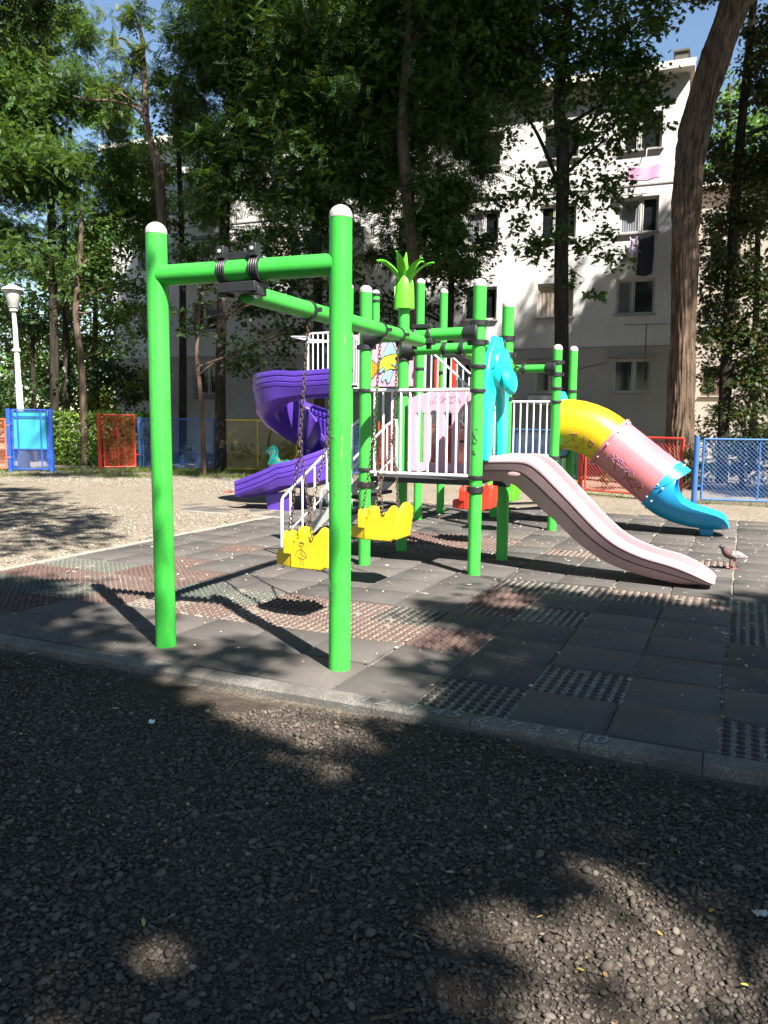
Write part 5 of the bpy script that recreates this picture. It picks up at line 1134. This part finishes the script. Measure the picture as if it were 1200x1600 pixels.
# ------------------------------------------------------------------ fences
FC = {'red': paint('fence_red', (.60, .035, .015), .5, (.3, .1, .06), .7, .3), 'blue': paint('fence_blue', (.028, .115, .34), .5, (.2, .25, .3), .7, .3), 'yellow': paint('fence_yellow', (.66, .46, .025), .5, (.3, .25, .1), .7, .3), 'orange': paint('fence_orange', (.62, .13, .03), .5, (.3, .15, .1), .7, .3), 'green': paint('fence_green', (.03, .28, .12), .5), 'deep': paint('gate_blue', (.012, .075, .40), .45, (.1, .15, .3), .74, .25)}
def fence(label, col, a, b, h, mullion=(.5,), post=None, post2=None, z0=.1, wire=.055, tint=None):
    a, b = Vector((a[0], a[1], 0)), Vector((b[0], b[1], 0)); d = b-a; L = d.length; ang = math.atan2(d.y, d.x)
    T = thing('fence_panel', label, 'fence', a, ang, 'coloured wire mesh fence panels'); m = FC[col]
    fr = MB(); x0, x1 = .12, L-.12
    for z in (z0, h): fr.tube([(x0, 0, z), (x1, 0, z)], .02, 8)
    for x in (x0, x1): fr.tube([(x, 0, z0), (x, 0, h)], .02, 8)
    for f in mullion: fr.tube([(x0+(x1-x0)*f, .012, z0), (x0+(x1-x0)*f, .012, h)], .016, 8)
    for z in (h*.28, h*.88):
        for xa, xb in ((0, x0), (x1, L)): fr.tube([(xa, 0, z), (xb, 0, z)], .014, 6)
    fr.build('frame', m, T)
    w_ = MB(); s = wire*1.414; hh = h-z0; w0 = x1-x0; t = -hh
    while t < w0:
        for sg in (1, -1):
            p = []
            u0, u1 = max(t, 0), min(t+hh, w0)
            if u1-u0 > .02:
                za, zb = u0-t, u1-t
                if sg < 0: za, zb = hh-za, hh-zb
                w_.tube([(x0+u0, .002*sg, z0+za), (x0+u1, .002*sg, z0+zb)], .0034, 3, cap=False)
        t += s
    w_.build('wire_mesh', m, T)
    for x, c in ((0, post), (L, post2)):
        if c: MB().tube([(x, 0, -.1), (x, 0, h*.5), (x, 0, h+.05)], .05, 14).build('post', FC[c], T)
    return T
yl = 22.3
def gx(px, y): return (at(px, 735, y).x, y)
fence('orange red wire mesh fence at the far left edge beside the gate', 'orange', gx(-170, 21.2), gx(18, 21.2), 1.42, (.33, .66))
fence('red wire mesh fence panel against the clipped hedge', 'red', gx(157, 22.2), gx(219, 22.6), 1.56, (.45,), 'red')
fence('blue wire mesh fence panel half behind the left swing post', 'blue', gx(219, 22.8), gx(341, 22.1), 1.46, (.48,), 'blue', 'yellow')
fence('yellow wire mesh fence panel behind the foot of the spiral slide', 'yellow', gx(341, 22.0), gx(470, 21.6), 1.45, (.48,))
fence('blue wire mesh fence panel hidden behind the tower stairs', 'blue', gx(470, 21.5), gx(590, 20.4), 1.4, (.5,), 'yellow', 'red')
fence('pale red wire mesh fence panel seen under the tower deck', 'red', gx(590, 20.3), gx(745, 18.8), 1.35, (.5,))
fence('blue wire mesh fence panel behind the far white railing', 'blue', gx(745, 18.7), gx(872, 17.2), 1.3, (.5,), 'blue')
fence('narrow green wire mesh gate panel left of the red one', 'green', gx(872, 17.1), gx(907, 16.4), 1.25, (), None, 'red')
fence('red wire mesh fence panel before the thick leaning trunk', 'red', gx(907, 16.3), (5.62, 14.55), 1.2, (.98,))
fence('blue wire mesh fence panel right of the thick leaning trunk', 'blue', (5.70, 14.42), (8.1, 13.75), 1.2, (.42,), 'blue', 'blue')
fence('yellow wire mesh fence panel past the right edge', 'yellow', (8.2, 13.7), (10.6, 13.0), 1.2, (.5,), 'yellow')
def gate():
    y = 21.25; a, b = at(17, 738, y), at(82, 738, y); L = b.x-a.x
    T = thing('mesh_gate', 'blue gate with turquoise sheet standing between fence and hedge', 'gate', (a.x, y, 0)); h = 1.7
    for x in (0, L): MB().box((x, 0, h/2-.05), (.10, .10, h+.1)).build('post', FC['deep'], T, bevel=.006)
    fr = MB(); 
    for z in (.08, h-.03): fr.tube([(.1, .0, z), (L-.1, 0, z)], .022, 8)
    for x in (.1, L-.1, .25, L-.26): fr.tube([(x, -.01 if .2 < x < L-.2 else 0, .08), (x, -.01 if .2 < x < L-.2 else 0, h-.03)], .02, 8)
    fr.tube([(.1, -.01, .62), (L-.1, -.01, .62)], .02, 8); fr.tube([(.1, -.012, h-.2), (L-.1, -.012, h-.2)], .016, 8)
    for z in (.4, 1.3): fr.box((L-.05, 0, z), (.12, .05, .06)); fr.box((.05, 0, z), (.12, .05, .06))
    fr.build('gate_frame', FC['deep'], T)
    MB().box((L/2, .035, .62+(h-.66)/2), (L-.24, .012, h-.70)).build('sheet', paint('turquoise_sheet', (.02, .46, .50), .45, (.1, .4, .42), .74, .25), T, smooth=False)
    w_ = MB(); s = .085; t = -1.6
    while t < L-.2:
        for sg in (1, -1):
            u0, u1 = max(t, 0), min(t+1.55, L-.2)
            if u1-u0 > .02:
                za, zb = u0-t, u1-t
                if sg < 0: za, zb = 1.55-za, 1.55-zb
                w_.tube([(.1+u0, .004*sg, .09+za), (.1+u1, .004*sg, .09+zb)], .003, 3, cap=False)
        t += s
    w_.build('wire_mesh', FC['deep'], T)
gate()
# ------------------------------------------------------------------ street lamp
def lamp():
    y = 21.95; b = at(38, 735, y); T = thing('street_lamp', 'white park lamp post with conical lantern behind the blue gate', 'street lamp', (b.x, y, 0)); W1 = paint('lamp_white', (.72, .72, .70), .5, (.4, .38, .35), .72, .3); lean = -.10
    p = MB(); p.tube([(0, 0, -.05), (0, 0, .45), (0, 0, .5)], [.17, .15, .10], 16); p.tube([(0, 0, .5), (lean*.5, 0, 2.3), (lean*.5, 0, 2.32)], [.09, .085, .075], 16); p.tube([(lean*.5, 0, 2.32), (lean*.8, 0, 3.9), (lean, 0, 4.35)], [.075, .06, .055], 16)
    for z in (.5, 2.32, 3.3): p.lathe([(.07, -.05), (.105, -.03), (.105, .03), (.07, .05)], (lean*z/4.6, 0, z), 16)
    p.lathe([(.06, 0), (.11, .02), (.11, .1), (.15, .12)], (lean, 0, 4.33), 16); p.build('pole', W1, T)
    g = MB(); g.lathe([(.12, 0), (.135, .02), (.215, .40), (.22, .45)], (lean, 0, 4.45), 24); g.build('lantern', paint('frosted_lantern', (.42, .42, .40), .3, (.3, .3, .28), .7, .3), T)
    MB().lathe([(.22, 0), (.285, .0), (.285, .025), (.15, .10), (.10, .13), (0, .15)], (lean, 0, 4.90), 28).build('lantern_cap', W1, T)
lamp()
# ------------------------------------------------------------------ benches
WOOD = barkmat('bench_wood', (.22, .09, .03), (.45, .21, .07), 3, 20, .2); IRON = paint('dark_iron', (.03, .03, .03), .6, (.1, .06, .04), .7, .3)
def bench(label, loc, ang, L, h=.36):
    T = thing('park_bench', label, 'bench', loc, ang)
    for k in range(4): MB().box((0, -.15+k*.1, h), (L, .085, .035)).build('slat', WOOD, T, bevel=.006)
    f = MB()
    for x in (-L/2+.12, L/2-.12):
        f.box((x, -.14, h/2-.05), (.05, .05, h+.02)); f.box((x, .14, h/2-.05), (.05, .05, h+.02)); f.box((x, 0, h-.04), (.05, .3, .04))
    f.box((0, 0, .12), (L-.3, .04, .04)); f.build('frame', IRON, T, bevel=.004)
bench('low slat bench half hidden behind the pink slide', (2.45, 13.2, 0), rad(20), 1.5, .34)
bench('low wooden slat bench by the red fence behind the slide', (3.45, 14.9, 0), rad(75), 1.3, .32)
# ------------------------------------------------------------------ spring rider
def rider():
    p = at(436, 748, 20.6); T = thing('spring_rider', 'small turquoise spring rider with red handle before the yellow fence', 'spring rider', (p.x, p.y, 0), rad(-20)); tq = paint('rider_turquoise', (.02, .40, .32), .45)
    s = MB(); s.tube([(.09*math.cos(a), .09*math.sin(a), .02+a*.0105) for a in np.linspace(0, 9*math.pi, 120)], .014, 6); s.build('spring', IRON, T)
    for y in (-.09, .07): MB().prism([(-.30, .32), (-.18, .20), (.12, .24), (.22, .32), (.30, .40), (.20, .44), (.10, .40), (.0, .42), (-.08, .52), (-.05, .66), (-.12, .78), (-.20, .80), (-.26, .72), (-.34, .66), (-.34, .60), (-.24, .58), (-.22, .46)], (0, y+.02, 0), (1, 0, 0), (0, 0, 1), .03).build('side_panel', tq, T, bevel=.008)
    MB().box((.05, 0, .40), (.24, .17, .04)).build('seat', REDP, T, bevel=.01)
    h = MB(); h.tube([(-.14, -.22, .62), (-.14, .22, .62)], .016, 8); h.tube([(-.14, -.2, .3), (-.14, .2, .3)], .016, 8); h.build('handle', REDP, T)
rider()
# ------------------------------------------------------------------ pigeon
def pigeon():
    T_loc = Vector((3.62, 8.04, 0)); ang = rad(188)
    sp = [  # x along the body (beak +), z, half width, half height
        (-.155, .118, .018, .005), (-.12, .122, .030, .010), (-.085, .128, .034, .020), (-.05, .134, .046, .036), (-.01, .140, .055, .048), (.03, .148, .056, .052), (.065, .160, .050, .050), (.09, .176, .040, .042), (.108, .196, .029, .031), (.12, .214, .024, .024), (.132, .228, .0235, .0235), (.148, .234, .022, .021), (.160, .232, .014, .013), (.167, .230, .007, .006), (.185, .226, .002, .002)]
    mb = MB(); n = 16; secs = []
    for k, (x, z, wy, wz) in enumerate(sp):
        a = sp[max(0, k-1)]; b = sp[min(len(sp)-1, k+1)]; t = Vector((b[0]-a[0], 0, b[1]-a[1])).normalized(); u = Vector((-t.z, 0, t.x))
        secs.append([Vector((x, 0, z))+Vector((0, 1, 0))*wy*math.cos(q)+u*wz*math.sin(q) for q in np.linspace(0, 2*math.pi, n+1)[:-1]])
    mb.loft(secs)
    for f in range(len(mb.f)):
        r = min(len(sp)-2, f//n); mb.m[f] = 3 if r <= 2 else (0 if r < 9 else (1 if r < 12 else 2))
        if r in (3, 4): mb.m[f] = 3 if False else 0
    o0 = len(mb.f)
    for y, dx in ((-.022, .02), (.022, -.025)):
        mb.tube([(.015, y, .11), (.012+dx*.6, y, .06), (.012+dx, y, .008)], [.012, .006, .0045], 6, m=4)
        for a in (-.5, 0, .5, math.pi): mb.tube([(.012+dx, y, .007), (.012+dx+.026*math.cos(a), y+.026*math.sin(a), .003)], [.004, .0025], 5, m=4)
    mats = [paint('pigeon_breast', (.075, .036, .034), .8, (.14, .09, .09), .6, .5, scale=3), paint('pigeon_head', (.025, .027, .036), .5, (.08, .08, .09), .8), paint('pigeon_beak', (.05, .045, .04), .5), paint('pigeon_tail', (.34, .33, .34), .8, (.18, .16, .16), .55), paint('pigeon_foot', (.5, .13, .10), .6)]
    o = mb.build('pigeon', mats, None, angle=60, fix=False, loc=T_loc, rot=ang); tag(o, 'brown and white pigeon walking on the tiles past the slide end', 'pigeon')
    for s in (-1, 1):
        w_ = MB(); secs = []
        for k, (x, z, ww, h_) in enumerate(((.055, .158, .004, .02), (.04, .16, .010, .034), (.0, .152, .012, .042), (-.05, .140, .011, .036), (-.10, .128, .008, .022), (-.15, .118, .004, .008))):
            by = np.interp(x, [-.155, -.085, -.05, -.01, .03, .065], [.018, .034, .046, .055, .056, .05])*.93
            secs.append([Vector((x, s*(by+ww*math.cos(q)), z+h_*math.sin(q))) for q in np.linspace(0, 2*math.pi, 13)[:-1]])
        w_.loft(secs).build('wing', paint('pigeon_wing', (.30, .28, .29), .8, (.10, .06, .055), .52, .5, scale=2), o, fix=True, angle=60)
    e = MB()
    for s in (-1, 1): e.lathe([(0, .002), (.0035, .001), (.004, -.001)], (.146, s*.0215, .238), 8, (0, s, .1))
    e.build('eye', paint('pigeon_eye', (.4, .1, .02), .3), o)
pigeon()
# ------------------------------------------------------------------ grass, fallen leaves, litter
def blades():
    rng = np.random.default_rng(61); m = leafmat('grass', [(.05, .10, .015), (.09, .15, .02), (.16, .19, .04), (.25, .22, .08)], .3)
    P = []
    for px0, px1, y0, y1, n in ((0, 470, 19.4, 22.2, 15000), (200, 460, 20.8, 22.6, 7000), (880, 1200, 13.9, 16.2, 900)):
        yy = rng.uniform(y0, y1, n); px = rng.uniform(px0, px1, n); xx = (px-600)/1230*yy*1.005
        if px0 > 800: yy = np.interp(xx, [4, 5.6, 8], [16.1, 14.5, 13.75])+rng.normal(0, .12, n)
        patch = np.sin(xx*2.3+1)*np.sin(yy*3.1)+.6*np.sin(xx*5.1)*np.sin(yy*6.7+2)
        k = (patch > rng.uniform(-.3, 1.1, n)) | (yy > 21.7); P.append(np.stack([xx[k], yy[k], ground_z(xx[k], yy[k])], -1))
    P = np.concatenate(P); n = len(P); TV = np.array([(-.5, 0, 0), (.5, 0, 0), (.25, .25, .7), (0, .5, 1.)]); TF = np.array([[0, 1, 2, 3]])
    h = .07*np.exp(rng.normal(0, .4, n)); V, F = scatter(TV, TF, P, randrot(n, rng, .35), np.stack([np.full(n, .008), h, h], -1))
    tag(mesh_obj('grass', arr_mesh('grass', V, F, m)), 'thin dry grass along the foot of the fences', 'grass', kind='stuff')
def litter():
    rng = np.random.default_rng(62)
    # pale crumbs (seed husks, dry leaf bits) strewn over the rubber tiles, thicker in the joints
    n = 7500; i = rng.uniform(-3, 6, n); j = rng.uniform(-3.5, 6, n); sn = rng.random(n)
    i = np.where(sn < .22, np.round(i*2)/2+rng.normal(0, .006, n), i); j = np.where((sn > .22) & (sn < .34), np.round(j*2)/2+rng.normal(0, .006, n), j)
    k = rng.random(n) < np.clip(.45+.11*j+.05*i, .16, 1); i, j = i[k], j[k]; n = len(i)
    P = np.stack([O3.x+E1.x*i+E2.x*j, O3.y+E1.y*i+E2.y*j, np.full(n, .006)], -1)
    m = leafmat('husk', [(.30, .26, .20), (.5, .45, .36), (.42, .3, .18), (.62, .58, .5)], .1, .8)
    V, F = scatter(*TEMPL['oval'], P, randrot(n, rng, .25), np.stack([.022*np.exp(rng.normal(0, .5, n)), .020*np.exp(rng.normal(0, .5, n)), np.full(n, .02)], -1))
    tag(mesh_obj('fallen_husks', arr_mesh('fallen_husks', V, F, m)), 'pale dry husks and leaf crumbs strewn over the rubber tiles', 'leaf litter', kind='stuff')
    # fallen leaves, chips and twigs on the gravel
    n = 900; x = rng.uniform(-3.2, 3.2, n); y = rng.uniform(1.4, 5.2, n); jj = (x-O3.x)*E2.x+(y-O3.y)*E2.y; k = jj < -3.7; x, y = x[k], y[k]; n = len(x)
    P = np.stack([x, y, ground_z(x, y)+.014], -1); m = leafmat('dry_leaf', [(.10, .075, .05), (.2, .16, .11), (.13, .10, .07), (.36, .19, .045), (.3, .27, .22), (.45, .33, .06)], .15, .8)
    V, F = scatter(*TEMPL['oval'], P, randrot(n, rng, .4), np.stack([.022*np.exp(rng.normal(0, .5, n)), .018*np.exp(rng.normal(0, .5, n)), np.full(n, .03)], -1))
    tag(mesh_obj('fallen_leaves', arr_mesh('fallen_leaves', V, F, m)), 'dry leaves and wood chips scattered on the dark gravel', 'leaf litter', kind='stuff')
    tw = MB(); rn = random.Random(9)
    for px, py, l in ((262, 1332, .075), (440, 1325, .06), (985, 1330, .05), (40, 1470, .13), (800, 1450, .06), (1010, 1180, .05), (880, 1440, .05), (620, 1560, .07)):
        p = gpt(px, py); a = rn.uniform(0, 3); P = [p+Vector((math.cos(a)*l*f, math.sin(a)*l*f, .012-p.z*0+.006*math.sin(f*3)-.055)) for f in (-1, -.3, .3, 1)]
        t_ = MB().tube(P, [.004, .005, .0045, .002], 6).build('twig', BARKR, None); tag(t_, 'dry twig lying on the dark gravel', 'twig', 'twigs on the gravel')
    for name, lab, px, py, z, mt, s in (('paper_scrap', 'small white paper scrap on the gravel near the kerb', 237, 1120, -.03, WHITE, .03), ('plastic_scrap', 'bright red plastic scrap on the pale gravel left of the spiral slide', 357, 770, 0, REDP, .12), ('plastic_scrap', 'clear crumpled plastic scrap at the right edge of the gravel', 1190, 1415, -.03, CAPW, .03)):
        p = gpt(px, py); b = MB(); g = 5
        b.add([(s*(u/g-.5)*1.6, s*(v/g-.5), .012+s*.3*rn.random()) for u in range(g+1) for v in range(g+1)], [(u*(g+1)+v, (u+1)*(g+1)+v, (u+1)*(g+1)+v+1, u*(g+1)+v+1) for u in range(g) for v in range(g)])
        o = b.build(name, mt, None, smooth=False, loc=(p.x, p.y, z-.01), rot=rn.uniform(0, 3)); tag(o, lab, 'litter')
blades(); litter()
